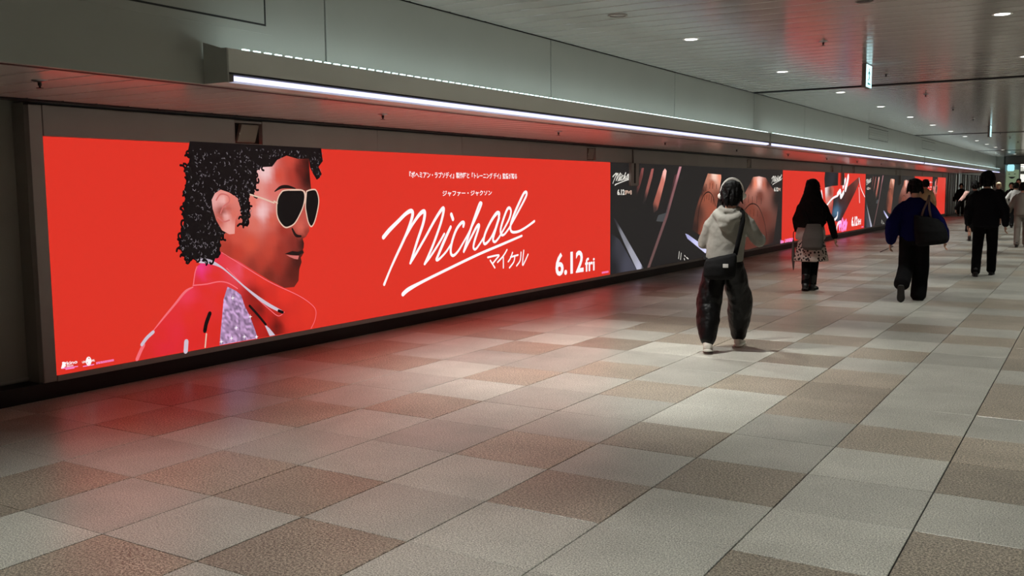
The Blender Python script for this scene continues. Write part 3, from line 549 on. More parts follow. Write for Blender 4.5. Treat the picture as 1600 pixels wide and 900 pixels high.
def off_of(p):
    v = Vector(p.location)
    while p.parent: p = p.parent; v += Vector(p.location)
    return v
def strokes(name, lines, m, parent, k, dy=0, wf=1):
    b = MB()
    for l in lines: ribbon(b, l, k, dy, wf)
    return flat_build(b, name, m, parent)
def polyfill(name, poly, m, parent, k, dy=0):
    b = MB(); vs_, _, fs, *_r = delaunay_2d_cdt([Vector(p[:2]) for p in poly], [], [list(range(len(poly)))], 1, 1e-5)
    b.v = [lay(v.x+dy, v.y, k) for v in vs_]; b.f = [tuple(f) for f in fs]
    return flat_build(b, name, m, parent)
def inside(p, poly):
    r = False; j = len(poly)-1
    for i in range(len(poly)):
        if (poly[i][1] > p[1]) != (poly[j][1] > p[1]) and p[0] < (poly[j][0]-poly[i][0])*(p[1]-poly[i][1])/(poly[j][1]-poly[i][1])+poly[i][0]: r = not r
        j = i
    return r
def dense(poly, step):
    out = []
    for i, a in enumerate(poly):
        c = poly[(i+1) % len(poly)]; d = math.hypot(c[0]-a[0], c[1]-a[1]); n = max(1, int(d/step))
        out += [(a[0]+(c[0]-a[0])*q/n, a[1]+(c[1]-a[1])*q/n) for q in range(n)]
    return out
def picture(name, poly, ctrl, parent, k, dy=0, step=.05, ar=1., pw=3.2, jit=0):
    rj = random.Random(len(poly))
    """fill an outline with smoothly blended colours given at scattered points"""
    B = dense([p[:2] for p in poly], step); pts = [Vector(p) for p in B]
    y0, y1 = min(p[0] for p in B), max(p[0] for p in B); z0, z1 = min(p[1] for p in B), max(p[1] for p in B)
    y = y0+step*.5
    while y < y1:
        z = z0+step*.5
        while z < z1:
            if inside((y, z), B): pts.append(Vector((y, z)))
            z += step
        y += step*ar
    vs_, _, fs, *_r = delaunay_2d_cdt(pts, [], [list(range(len(B)))], 1, 1e-5)
    b = MB(); b.v = [lay(v.x+dy, v.y, k) for v in vs_]; b.f = [tuple(f) for f in fs]
    o = flat_build(b, name, 'screen_image', parent)
    ca = o.data.color_attributes.new('Col', 'FLOAT_COLOR', 'POINT')
    C = [(c[0], c[1], lin(c[2])) for c in ctrl]
    for i, v in enumerate(o.data.vertices):
        sw = 0; acc = [0, 0, 0]
        for cy, cz, c in C:
            wt = 1/((((v.co.y-dy-cy)/ar)**2+(v.co.z-cz)**2)**(pw/2)+1e-6); sw += wt
            for d in range(3): acc[d] += wt*c[d]
        if jit: sw /= rj.choice((1-jit, 1, 1, 1+jit, 1+2*jit))
        ca.data[i].color = (acc[0]/sw, acc[1]/sw, acc[2]/sw, 1)
    return o
def text(name, s, box, m, parent, k, dy=0, bold=0.):
    cu = bpy.data.curves.new(name, 'FONT'); cu.body = s; cu.size = 1; cu.offset = bold; cu.resolution_u = 3
    o = bpy.data.objects.new(name, cu); COL.objects.link(o)
    me = bpy.data.meshes.new_from_object(o.evaluated_get(bpy.context.evaluated_depsgraph_get()))
    bpy.data.objects.remove(o)
    xs = [v.co.x for v in me.vertices]; zs = [v.co.y for v in me.vertices]
    if not xs: return None
    y0, y1, z0, z1 = box; sx = (y1-y0)/(max(xs)-min(xs)); sz = (z1-z0)/(max(zs)-min(zs))
    b = MB(); b.v = [lay(y0+dy+(v.co.x-min(xs))*sx, z0+(v.co.y-min(zs))*sz, k) for v in me.vertices]
    b.f = [tuple(p.vertices) for p in me.polygons]
    bpy.data.meshes.remove(me)
    return flat_build(b, name, m, parent)
def strokes_in(name, lines, box, m, parent, k, wf, shear=0):
    ys_ = [p[0] for l in lines for p in l]; zs_ = [p[1] for l in lines for p in l]
    a0, a1, c0, c1 = min(ys_), max(ys_), min(zs_), max(zs_)
    y0, y1, z0, z1 = box
    out = [[(y0+(p[0]-a0)/(a1-a0)*(y1-y0), z0+(p[1]-c0)/(c1-c0)*(z1-z0), p[2]*(z1-z0)/(c1-c0)*wf) for p in l] for l in lines]
    return strokes(name, out, m, parent, k)
def display(i, label, m):
    t = tag(empty('led_display', (XS, (DY[i]+DY[i+1])/2, ZB)), label, 'display')
    b = MB(); b.box(XS-.048, XS-.001, DY[i]+.002, DY[i+1]-.002, ZB, ZT); b.build('screen', m, t, off=t.location)
    return t

def hair_detail(parent, poly, k, dy, n, seed, sc=1.):
    """curls: dark locks along the outline and small light glints inside"""
    r = random.Random(seed); b = MB(); g = MB()
    left = poly
    for p in dense(left, .035):
        if 6.25 < p[0] < 7.15: continue
        a = r.uniform(0, 6.28); l = r.uniform(.02, .05)
        pts = [(p[0]+l*q*math.cos(a+q*1.2), p[1]+l*q*math.sin(a+q*1.2), .02) for q in (0, .5, 1, 1.4)]
        if max(q[1] for q in pts) < ZT-.01: ribbon(b, pts, k, dy)
    B = [p[:2] for p in poly]
    tries = 0
    while n > 0 and tries < 20000:
        tries += 1
        y = r.uniform(5.25, 7.3); z = r.uniform(.85, 1.88)
        if not inside((y, z), B): continue
        if (y > 6.5 and z < 1.4) or inside((y, z), EAR): continue
        a = r.uniform(-.6, 2.2); l = r.uniform(.01, .03)*sc
        ribbon(g, [(y, z, .002), (y+l*.5*math.cos(a), z+l*.5*math.sin(a), r.choice((.003, .004, .007))*sc), (y+l*math.cos(a+.9), z+l*math.sin(a+.9), .001)], k+1, dy); n -= 1
    return b, g
def portrait(t, dy, full=True):
    f = picture('jacket', JACKET, JACKET_C, t, 1, dy, .06 if full else .12)
    strokes('seam_highlights', PINKLINES, 'print_line', f, 2, dy)
    sq = picture('sequin_panel', SEQUIN, [(6.9, .6, (150, 120, 165)), (6.75, .75, (190, 165, 205)), (7., .4, (135, 100, 140)), (6.7, .25, (150, 115, 150)), (7.1, .3, (180, 130, 150))], f, 3, dy, .022 if full else .08, jit=.45)
    polyfill('shirt_gap', SEQUIN2, 'print_shine', f, 3, dy)
    if full:
        b = MB(); r = random.Random(5); B = [p[:2] for p in SEQUIN]; row = 0; z = .18
        while z < 1.:
            y = 6.4+(row % 2)*.014
            while y < 7.5:
                if inside((y, z), B) and r.random() < .8:
                    s = r.choice((.004, .006, .010)); b.face([lay(y+dy-s, z, 4), lay(y+dy, z-s, 4), lay(y+dy+s, z, 4), lay(y+dy, z+s, 4)])
                y += .028
            z += .017; row += 1
        flat_build(b, 'sequins', 'print_shine', sq)['kind'] = 'stuff'
        b = MB()
        for (y, z) in SPARK: b.face([lay(y+dy+(.024 if q % 2 == 0 else .006)*math.cos(q*math.pi/4), z+(.024 if q % 2 == 0 else .006)*math.sin(q*math.pi/4), 5) for q in range(8)])
        flat_build(b, 'sparkles', 'print_white', sq)
    strokes('zips', ZIPS, 'print_shine', f, 3, dy, .8); strokes('dark_zips', DARKZIPS, 'print_black', f, 4, dy, .8)
    strokes('zip_teeth', [DOTZIP], 'print_gold', f, 4, dy, .7)
    fc = picture('face', FACE, FACE_C, t, 2, dy, .045 if full else .12)
    e_ = picture('ear', EAR, EAR_C, t, 7, dy, .03 if full else .08)
    strokes('ear_folds', EARLINES, 'print_lip', e_, 8, dy)
    polyfill('mouth', MOUTH[0], 'print_dusk', fc, 3, dy); polyfill('lower_lip', LOWLIP[0], 'print_lip', fc, 3, dy)
    strokes('nostril', [NOSTRIL], 'print_dusk', fc, 3, dy); strokes('eyebrow', [BROW], 'print_dusk', fc, 3, dy)
    h = polyfill('hair', HAIR, 'print_hair', t, 3, dy)
    b, g = hair_detail(h, HAIR, 4, dy, 330 if full else 40, 11)
    flat_build(b, 'locks', 'print_hair', h)['kind'] = 'stuff'; flat_build(g, 'glints', 'print_glint', h)['kind'] = 'stuff'
    s = polyfill('sunglasses', LENS[0], 'print_black', t, 5, dy)
    polyfill('far_lens', LENS[1], 'print_black', s, 5, dy)
    strokes('rims', [[(p[0], p[1], .013) for p in l+[l[0]]] for l in LENS]+GLASSLINES, 'print_gold', s, 6, dy)

# first display: portrait and title
d1 = display(0, 'large red display with a man in sunglasses and red jacket beside white handwriting', 'screen_red')
portrait(d1, 0)
strokes('title_lettering', TITLE[:12], 'print_white', d1, 2, 0, 1.0)
strokes('title_dot', TITLE[12:13], 'print_white', d1, 2); strokes('title_underline', TITLE[13:], 'print_white', d1, 2)
strokes('kana_lettering', KANA, 'print_white', d1, 2)
text('caption_lettering', '『ボヘミアン・ラプソディ』製作陣と『トレーニング デイ』監督が贈る', BOX_CAP, 'print_white', d1, 2, bold=.02)
text('name_lettering', 'ジャファー・ジャクソン', BOX_NAME, 'print_white', d1, 2, bold=.02)
text('date_lettering', '6.12', BOX_DATE, 'print_white', d1, 2, bold=.025)
text('day_lettering', 'fri', BOX_FRI, 'print_white', d1, 2, bold=.02)
lg = text('studio_lettering', 'kino', BOX_KINO, 'print_white', d1, 2, bold=.02)
text('studio_small_lettering', 'films', BOX_FILMS, 'print_white', lg, 2, bold=.02)
strokes('studio_mark', KMARK, 'print_white', lg, 2)
strokes('small_print_lines', LOGOLINES, 'print_pink', d1, 2)
gl = text('globe_lettering', 'UNIVERSAL', BOX_UNI, 'print_white', d1, 4, bold=.03)
b = MB(); gy, gz = GLOBE[0][0], GLOBE[0][1]; gr = (GLOBE[1][1]-GLOBE[2][1])/2
ribbon(b, [(gy+gr*.62*math.cos(a*math.pi/12), gz+gr*math.sin(a*math.pi/12), .008) for a in range(25)], 3)
for a, c in ((-.3, .35), (.1, -.35), (.2, .1)): b.face([lay(gy+a*gr+.014*math.cos(q), gz+c*gr+.016*math.sin(q*1.1), 3) for q in range(6)])
flat_build(b, 'globe', 'print_white', gl)
def tiny_lines(t, box, rows):       # print too small to read: broken thin bars
    y0, y1, z0, z1 = box; b = MB(); r = random.Random(2); h = (z1-z0)/rows
    for q in range(rows):
        y = y0
        while y < y1-.004:
            w_ = min(r.uniform(.04, .12)*(y1-y0), y1-y); zc = z0+(q+.5)*h
            b.face([lay(y, zc-h*.3, 2), lay(y+w_*.86, zc-h*.3, 2), lay(y+w_*.86, zc+h*.3, 2), lay(y, zc+h*.3, 2)]); y += w_
    flat_build(b, 'small_print', 'print_pink', t)['kind'] = 'stuff'
tiny_lines(d1, BOX_LEGAL, 2)
tiny_lines(d1, BOX_CORNER, 2)

# dark displays
def dark_picture(t, dy, step):
    for i, (poly, ctrl) in enumerate(DARKPIC):
        if i in (7, 8): ctrl = [(c[0], c[1], tuple(v*(1 if c[2][0] > 230 else .82) for v in c[2])) for c in ctrl]
        o = picture(['streak', 'streak', 'bright_streak', 'glow_band', 'thin_beam', 'floor_beam', 'grey_sheen', 'lit_column', 'lit_column', 'white_bar', 'dark_gap'][i], poly, ctrl, t, 1 if i != 10 else 2, dy, step, 2.0 if i > 6 else 1.)
    strokes('arch_lines', DARKLINES, 'print_dusk', t, 3, dy, 1.2); strokes('drips', DRIPS, 'print_dusk', t, 3, dy)
    strokes('specks', SPECKS, 'print_cream', t, 3, dy)
    sh = lambda bx: (bx[0]+dy, bx[1]+dy, bx[2], bx[3])
    ttl = [[(p[0], p[1], p[2]*2.1) for p in l] for l in TITLE]
    strokes_in('title_lettering', ttl, sh(BOX_T2[:1]+(14.35,)+BOX_T2[2:]), 'print_cream', t, 2, 1)
    text('date_lettering', '6.12', sh((BOX_D2[0], 13.98)+BOX_D2[2:]), 'print_cream', t, 2, 0, .04)
    text('day_lettering', '[Fri]', sh((14.0, 14.25, BOX_D2[2]+.005, BOX_D2[3]-.02)), 'print_gold', t, 2, 0, .03)
    strokes_in('right_title_lettering', ttl, sh(BOX_T2R), 'print_cream', t, 2, 1)
    text('right_date_lettering', '6.12', sh((BOX_D2R[0], 22.52)+BOX_D2R[2:]), 'print_cream', t, 2, 0, .04)
    text('right_day_lettering', '[Fri]', sh((22.54, 22.72, BOX_D2R[2]+.005, BOX_D2R[3]-.02)), 'print_gold', t, 2, 0, .03)
d2 = display(1, 'black display with orange lit columns behind the person wearing headphones', 'screen_dark'); dark_picture(d2, 0, .06)
d4 = display(3, 'distant black display with orange columns left of the woman in blue', 'screen_dark'); dark_picture(d4, DY[3]-DY[1], .12)

# third display: red, with a dancing figure
d3 = display(2, 'red display with a leaning dancer behind the long-haired woman', 'screen_red')
for i, (poly, ctrl) in enumerate(DANCEPIC): picture(['dark_hair', 'face_and_chest', 'jacket_sleeve'][i], poly, ctrl, d3, 1, 0, .09, 2.)
strokes('title_fragments', DANCELINES, 'print_white', d3, 2)['kind'] = 'stuff'
strokes_in('kana_lettering', [[(p[0], p[1], p[2]*3) for p in l] for l in KANA], BOX_K3, 'print_pink', d3, 2, 1)
text('date_lettering', '6.12', (BOX_D3[0], 31.3)+BOX_D3[2:], 'print_white', d3, 2, 0, .05)
text('day_lettering', 'fri', (31.36, BOX_D3[1], BOX_D3[2]+.02, BOX_D3[3]-.1), 'print_white', d3, 2, 0, .04)
text('studio_lettering', 'kino  UNIVERSAL', BOX_L3, 'print_pink', d3, 2, 0, .04)
tiny_lines(d3, (31.9, 32.2, .2, .24), 2)
# fifth display
d5 = display(4, 'farthest red display, partly behind the person in the tan jacket', 'screen_red')
for nm, ls in (('title_lettering', TITLE[:12]), ('title_dot', TITLE[12:13]), ('title_underline', TITLE[13:])): strokes(nm, [[(p[0], p[1], p[2]*1.8) for p in l] for l in ls], 'print_white', d5, 2, 36.3)
text('caption_lettering', '『ボヘミアン・ラプソディ』製作陣と『トレーニング デイ』監督が贈る', BOX_CAP, 'print_white', d5, 2, 36.6, .03)
text('name_lettering', 'ジャファー・ジャクソン', BOX_NAME, 'print_white', d5, 2, 36.5, .03)
portrait(d5, 41.3, False)

# ================================================================== FAR END OF THE PASSAGE
emat('shop_glow', (250, 250, 235), 1.1); emat('shop_yellow', (225, 235, 190), .8); emat('shop_cool', (190, 215, 235), .9)
emat('shop_pale', (150, 160, 155), .6); emat('poster_green', (150, 170, 136), .5); emat('cyan_glow', (170, 235, 245), 1.1)
mat('glass_panel', (185, 195, 188), .1, .8); mat('mullion', (70, 72, 72), .35, .6); mat('sign_grey', (96, 96, 94), .5); mat('pillar_grey', (140, 142, 136), .4)
# bulkhead across the passage
b = MB(); b.box(-4.28, XR, 54.6, 54.9, 2.57, ZC+.03); bh = tag(b.build('trim_2', 'profile_dark'), 'dark framed bulkhead across the far ceiling', None, None, 'structure')
xx = -4.22
while xx < XR-.2:
    x2 = min(xx+2.6, XR-.05); b = MB(); b.box(xx+.02, x2-.02, 54.57, 54.6, 2.61, ZC-.02); b.build('panel', 'sign_grey', bh); xx = x2
# pillar with a poster
b = MB(); b.box(-4.78, -4.25, 55.2, 55.9, 0, ZC); pl = tag(b.build('wall_pillar', 'pillar_grey'), 'grey pillar at the end of the fascia', None, None, 'structure')
t = tag(empty('backlit_poster', (-4.0, 56.2, .6)), 'pale green backlit poster with a dark smiling mouth on the far pillar', 'poster')
b = MB(); b.box(-.36, .36, 0, .4, -.6, 2.0); b.build('cabinet', 'pillar_grey', t)
b = MB(); b.box(-.32, .32, -.02, 0, .25, 1.72); p = b.build('sheet', 'poster_green', t)
b = MB(); b.face([(-.17+.34*q/8, -.023, 1.36-.1*math.sin(q/8*math.pi)) for q in range(9)]); b.build('mouth', 'print_black', p)
for q in (-1, 1):
    b = MB(); b.face([(q*.13+.05*math.cos(a), -.023, 1.5+.02*math.sin(a)) for a in range(6)]); b.build('eye', 'print_black', p)
t = tag(empty('round_sign', (-4.05, 55.9, 2.42)), 'small glowing pale blue round sign above the green poster', 'sign')
b = MB(); b.lathe(0, 0, [(.13, -.17), (.17, -.1), (.17, .1), (.13, .17)], 16); b.build('globe', 'cyan_glow', t, smooth=True)
b = MB(); b.box(-.02, .02, -.02, .02, .17, .3); b.build('stem', 'profile_dark', t)
# shopfront of glass panels continuing past the displays
b = MB(); b.box(XS-.3, XS-.1, 51.3, Y1, 0, ZC); gw = tag(b.build('wall_left_far', 'mullion'), 'glass shopfront beyond the displays', None, None, 'structure')
yy = 51.35; i = 0; rs = random.Random(4)
while yy < 86:
    wd = rs.choice((.7, .9, 1.2, .5)); b = MB(); b.box(XS-.1, XS-.06, yy+.04, yy+wd-.04, .08, 2.15)
    mname = rs.choice(['glass_panel', 'glass_panel', 'glass_panel', 'shop_glow', 'shop_yellow', 'mullion']) if yy > 57 else rs.choice(['glass_panel', 'glass_panel', 'pillar_grey', 'surround_grey', 'shop_pale'])
    b.build('pane', mname, gw); b = MB(); b.box(XS-.1, XS, yy-.03, yy+.03, 0, 2.3); b.build('mullion', 'steel', gw); yy += wd; i += 1
b = MB(); b.box(XS-.1, XS+.02, 51.3, Y1, 2.15, 2.3); b.build('transom', 'surround_grey', gw)
# end wall with lit shop windows
b = MB(); b.box(XS-.3, XR+.2, Y1-.2, Y1, 0, ZC); ew = tag(b.build('wall_end', 'pillar_grey'), 'far end wall with lit shop windows', None, None, 'structure')
xx = XS+.2; i = 0
while xx < XR-.3:
    wd = rs.choice((.5, .8, 1.1)); b = MB(); b.box(xx+.05, xx+wd-.05, Y1-.26, Y1-.2, .1, 2.45)
    b.build('pane', ['shop_glow', 'shop_yellow', 'shop_cool', 'shop_glow', 'glass_panel'][i % 5], ew); xx += wd; i += 1
emat('fill_glow', (255, 250, 236), 2.2)  # unseen glowing panels, added to brighten the hall behind the bulkhead
for yy in (60, 66, 72, 78, 84):
    for xx in (-4.5, -1, 2.5):
        b = MB(); b.box(xx, xx+1.2, yy, yy+1.2, ZC-.32, ZC-.298); b.build('unseen_fill_panel', 'fill_glow', ceiling)

# ================================================================== PEOPLE
mat('skin', (196, 150, 126), .5, bump=.05, bscale=80); mat('hair_black', (6, 5, 5), .6, bump=.5, bscale=70, spec=.18); mat('hair_brown', (9, 6, 5), .6, bump=.5, bscale=70, spec=.15)
mat('hair_pale', (205, 190, 150), .5, bump=.3); mat('eye_dark', (12, 10, 10), .2); mat('lip', (170, 100, 90), .5)
mat('hoodie_grey', (132, 130, 123), .9, var=.05, vscale=14, bump=.35, bscale=24); mat('nylon_black', (6, 6, 7), .42, 0, .25, bump=.8, bscale=16)
mat('cloth_black', (7, 7, 8), .9, 0, .15, bump=.3, bscale=22); mat('cloth_dark', (16, 15, 16), .9, 0, .15, bump=.3, bscale=22); mat('knit_blue', (8, 11, 58), .95, 0, .1, var=.08, vscale=30, bump=.35, bscale=26)
mat('navy_suit', (9, 10, 16), .85, 0, .2, bump=.25, bscale=18); mat('tan_cloth', (132, 108, 72), .85, bump=.25, bscale=18); mat('taupe_cloth', (112, 104, 96), .85, bump=.25, bscale=18)
mat('white_cloth', (205, 203, 200), .85, bump=.25, bscale=18); mat('pale_knit', (190, 182, 176), .9, bump=.3, bscale=24); mat('pink_sleeve', (205, 165, 155), .8, bump=.2)
mat('shoe_white', (205, 200, 190), .6, bump=.2); mat('sole_white', (225, 222, 214), .6); mat('shoe_black', (14, 13, 13), .4); mat('sole_dark', (26, 24, 22), .7)
mat('bag_black', (7, 7, 8), .85, 0, .2, bump=.3, bscale=30); mat('bag_grey', (84, 80, 76), .8, bump=.3, bscale=26); mat('strap_brown', (84, 62, 52), .7); mat('phone_case', (30, 26, 26), .3); mat('coral', (215, 120, 100), .6)
m, N, L, b = new_mat('print_skirt')        # pale cloth with a dark all-over print
geo = N.new('ShaderNodeTexCoord'); vo = N.new('ShaderNodeTexVoronoi'); vo.inputs['Scale'].default_value = 26; L.new(geo.outputs['Object'], vo.inputs['Vector'])
cr = N.new('ShaderNodeValToRGB'); cr.color_ramp.interpolation = 'CONSTANT'; cr.color_ramp.elements[0].color = (*lin((38, 32, 34)), 1); cr.color_ramp.elements[1].position = .42; cr.color_ramp.elements[1].color = (*lin((196, 180, 172)), 1)
L.new(vo.outputs['Distance'], cr.inputs[0]); L.new(cr.outputs[0], b.inputs['Base Color']); b.inputs['Roughness'].default_value = .85

V = Vector
def loft(b, rings, n=18):
    n0 = len(b.v); k = len(rings)
    for c, ax, ay in rings:
        for i in range(n):
            a = 2*math.pi*i/n; b.v.append(tuple(V(c)+V(ax)*math.cos(a)+V(ay)*math.sin(a)))
    for j in range(k-1):
        for i in range(n):
            i2 = (i+1) % n; b.f.append((n0+j*n+i, n0+j*n+i2, n0+(j+1)*n+i2, n0+(j+1)*n+i)); b.mi.append(0)
    b.f.append(tuple(n0+i for i in reversed(range(n)))); b.f.append(tuple(n0+(k-1)*n+i for i in range(n))); b.mi += [0, 0]
def tube(b, pts, radii, n=14, side=(1, 0, 0), ends=True):
    P = [V(p) for p in pts]; R = [(r, r) if not isinstance(r, tuple) else r for r in radii]; rings = []
    for i, p in enumerate(P):
        t = (P[min(len(P)-1, i+1)]-P[max(0, i-1)]).normalized(); s = V(side); s = s-t*s.dot(t)
        if s.length < .05: s = V((0, 1, 0))-t*t.y
        s.normalize(); q = t.cross(s); rings.append((p, s*R[i][0], q*R[i][1], t))
    out = []
    if ends: c, a, q, t = rings[0]; out.append((c-t*min(a.length, q.length)*.6, a*.5, q*.5))
    out += [(c, a, q) for c, a, q, t in rings]
    if ends: c, a, q, t = rings[-1]; out.append((c+t*min(a.length, q.length)*.6, a*.5, q*.5))
    loft(b, out, n)
def zrings(b, rows, n=24):          # rows of (x, y, z, half width, half depth)
    loft(b, [((x, y, z), (w_, 0, 0), (0, d_, 0)) for x, y, z, w_, d_ in rows], n)
def soft(b, name, m, parent, voxel=.012, it=3, disp=0, dscale=.12, keep=None):
    me = bpy.data.meshes.new(name); me.from_pydata([tuple(p) for p in b.v], [], b.f)
    bm = bmesh.new(); bm.from_mesh(me); bmesh.ops.recalc_face_normals(bm, faces=bm.faces); bm.to_mesh(me); bm.free()
    me.materials.append(MATS[m])
    o = link(name, me, None, parent)
    if voxel:
        r = o.modifiers.new('remesh', 'REMESH'); r.mode = 'VOXEL'; r.voxel_size = voxel; r.use_smooth_shade = True
        if it: s_ = o.modifiers.new('smooth', 'SMOOTH'); s_.factor = .5; s_.iterations = it
    if disp:
        tx = bpy.data.textures.new('folds', 'CLOUDS'); tx.noise_scale = dscale; tx.noise_depth = 2
        d_ = o.modifiers.new('folds', 'DISPLACE'); d_.texture = tx; d_.strength = disp; d_.mid_level = .5; d_.texture_coords = 'LOCAL'
    ev = o.evaluated_get(bpy.context.evaluated_depsgraph_get()); me2 = bpy.data.meshes.new_from_object(ev)
    o.modifiers.clear(); o.data = me2
    for p in me2.polygons: p.use_smooth = True
    return o
def hand(b, wr, d, side, s=1., curl=.5, thumb=1):
    """palm, four jointed fingers of unequal length and a thumb; d = pointing direction, side = towards the thumb"""
    wr = V(wr); d = V(d).normalized(); t = V(side); t = (t-d*t.dot(d)).normalized(); nrm = d.cross(t)
    tube(b, [wr-d*.01, wr+d*.03*s, wr+d*.07*s, wr+d*.092*s], [(.026*s, .02*s), (.036*s, .017*s), (.041*s, .015*s), (.038*s, .012*s)], 10, t)
    for i, (o, l) in enumerate(((.03, .07), (.0105, .08), (-.0095, .074), (-.029, .057))):
        p = wr+d*.088*s+t*o*s; q = p+(d*(1-.25*curl)+nrm*.6*curl)*l*.5*s; e_ = q+(d*(1-1.1*curl)+nrm*1.3*curl)*l*.5*s
        tube(b, [p-d*.012, p, q, e_], [.0088*s, .009*s, .0083*s, .007*s], 8, t)
    p = wr+d*.03*s+t*.03*s
    tube(b, [p-t*.012, p+(d*.6+t*.8)*.03*s, p+(d*.95+t*.5+nrm*.4)*.058*s], [.0105*s, .0102*s, .008*s], 8, nrm)
def head_shape(b, c, s, tilt=0, turn=0):
    """skull, jaw, nose, ears and lips around centre c, facing +y turned by `turn`"""
    rot = Matrix.Rotation(turn, 3, 'Z') @ Matrix.Rotation(tilt, 3, 'X')
    def P(x, y, z): return V(c)+rot @ V((x*s, y*s, z*s))
    rows = [(-.112, .02, .028, .052), (-.098, .044, .05, .035), (-.07, .058, .072, .016), (-.035, .067, .086, .006), (0, .073, .093, 0), (.04, .076, .096, -.003), (.075, .068, .086, -.006), (.1, .045, .058, -.008), (.112, .018, .024, -.008)]
    loft(b, [(P(0, y, z), rot @ V((w_*s, 0, 0)), rot @ V((0, d_*s, 0))) for z, w_, d_, y in rows], 20)
    tube(b, [P(0, .088, .012), P(0, .108, -.022), P(0, .098, -.036)], [.008*s, .014*s, .012*s], 8)
    tube(b, [P(-.022, .078, -.066), P(0, .087, -.064), P(.022, .078, -.066)], [.006*s, .009*s, .006*s], 8, (0, 0, 1))
    for q in (-1, 1): tube(b, [P(q*.074, -.012, -.034), P(q*.083, -.018, -.005), P(q*.08, -.014, .024)], [(.007*s, .013*s), (.009*s, .019*s), (.007*s, .014*s)], 8)
    return P
DEF = dict(neck=(0, -.012, 1.335), head=(0, .02, 1.485), pelvis=(0, 0, .86), chest=(0, -.005, 1.2),
           shL=(-.165, -.01, 1.295), elL=(-.225, -.035, 1.03), wrL=(-.235, .05, .82), shR=(.165, -.01, 1.295), elR=(.225, -.035, 1.03), wrR=(.235, .05, .82),
           hdL=(0, .2, -1), hdR=(0, .2, -1), hipL=(-.085, 0, .84), knL=(-.1, .03, .45), anL=(-.1, -.02, .085), hipR=(.085, 0, .84), knR=(.1, .03, .45), anR=(.1, -.02, .085), ftL=(0, 1, 0), ftR=(0, 1, 0))
def person(label, pos, heading, h=1.6, group=None, fine=True, tilt=0., turn=0., **over):
    J = {k: V(v) for k, v in DEF.items()}; J.update({k: V(v) for k, v in over.items()})
    S = h/1.6
    b = MB()
    P = head_shape(b, J['head'], 1., tilt, turn)
    tube(b, [J['neck']-V((0, 0, .03)), J['neck']+(J['head']-J['neck'])*.4, J['head']-V((0, .01, .04))], [.058, .05, .052], 14)
    zrings(b, [(J['pelvis'].x, J['pelvis'].y, J['pelvis'].z-.05, .13, .08), (J['pelvis'].x, J['pelvis'].y, .95, .125, .08), (J['chest'].x*.6, 0, 1.03, .108, .075), (J['chest'].x, J['chest'].y, 1.18, .125, .085), (J['chest'].x, J['chest'].y, 1.27, .13, .075), (J['neck'].x, J['neck'].y, 1.325, .08, .055), (J['neck'].x, J['neck'].y, 1.35, .05, .045)])
    for s in 'LR':
        sh, el, wr = J['sh'+s]+V(((.045 if s == 'L' else -.045), 0, -.035)), J['el'+s], J['wr'+s]
        tube(b, [J['chest']+V((0, 0, .06)), sh*.8+J['chest']*.2+V((0, 0, .0)), sh, (sh+el)/2, el, el*.6+wr*.4, wr], [.05, .05, .046, .04, .034, .035, .024], 12)
        hand(b, wr, J['hd'+s], V((0, 1, .1)) if abs(J['hd'+s].normalized().y) < .8 else V((0, 0, 1)), .95)
        hp, kn, an = J['hip'+s], J['kn'+s], J['an'+s]
        tube(b, [hp+V((0, 0, .03)), hp*.5+kn*.5, kn, kn*.65+an*.35-V((0, .01, 0)), an], [.078, .064, .05, .05, .033], 14)
        f = J['ft'+s].normalized(); tube(b, [an-f*.03-V((0, 0, .02)), an+f*.06-V((0, 0, .035)), an+f*.15-V((0, 0, .05))], [.034, (.038, .028), (.034, .016)], 10)
    body = soft(b, 'person', 'skin', None, .0068 if fine else .012, 1)
    body.location = pos; body.rotation_euler = (0, 0, heading); body.scale = (S, S, S)
    tag(body, label, 'person', group)
    for q in (-1, 1):
        e_ = MB(); c = P(q*.031, .08, .008); e_.lathe(0, 0, [(.002, -.009), (.01, -.005), (.012, 0), (.01, .005), (.002, .009)], 10)
        e_.v = [(v[0]+c.x, v[1]+c.y, v[2]+c.z) for v in e_.v]; e_.build('eye', 'eye_dark', body, smooth=True)
    return body, J
def shoe(parent, an, f, m, sole, lift=0., low=.085, w_=1., boot=0):
    """upper and sole, built along the foot direction f from the heel"""
    an = V(an); f = V(f).normalized(); s = V((f.y, -f.x, 0)).normalized() if abs(f.z) < .99 else V((1, 0, 0)); up = s.cross(f)
    def at(a, z): return an+f*a+up*z
    b = MB(); loft(b, [(at(a, z), s*hw*w_, up*hh) for a, z, hw, hh in ((-.062, -.045, .02, .025), (-.05, -.035, .034, .04), (-.01, -.03, .037, .048), (.05, -.042, .038, .036), (.11, -.052, .043, .024), (.15, -.058, .04, .017), (.172, -.061, .022, .01))], 16)
    tube(b, [at(-.008, -.02), at(-.012, .035+boot)], [(.04*w_, .046), (.043*w_, .048)], 14, s)
    o = soft(b, 'shoe', m, parent, .008, 2)
    b = MB(); loft(b, [(at(a, -.076), s*hw*w_, up*.012) for a, hw in ((-.07, .018), (-.06, .034), (0, .04), (.06, .041), (.12, .046), (.16, .038), (.18, .016))], 14)
    soft(b, 'sole', sole, o, 0)
    return o
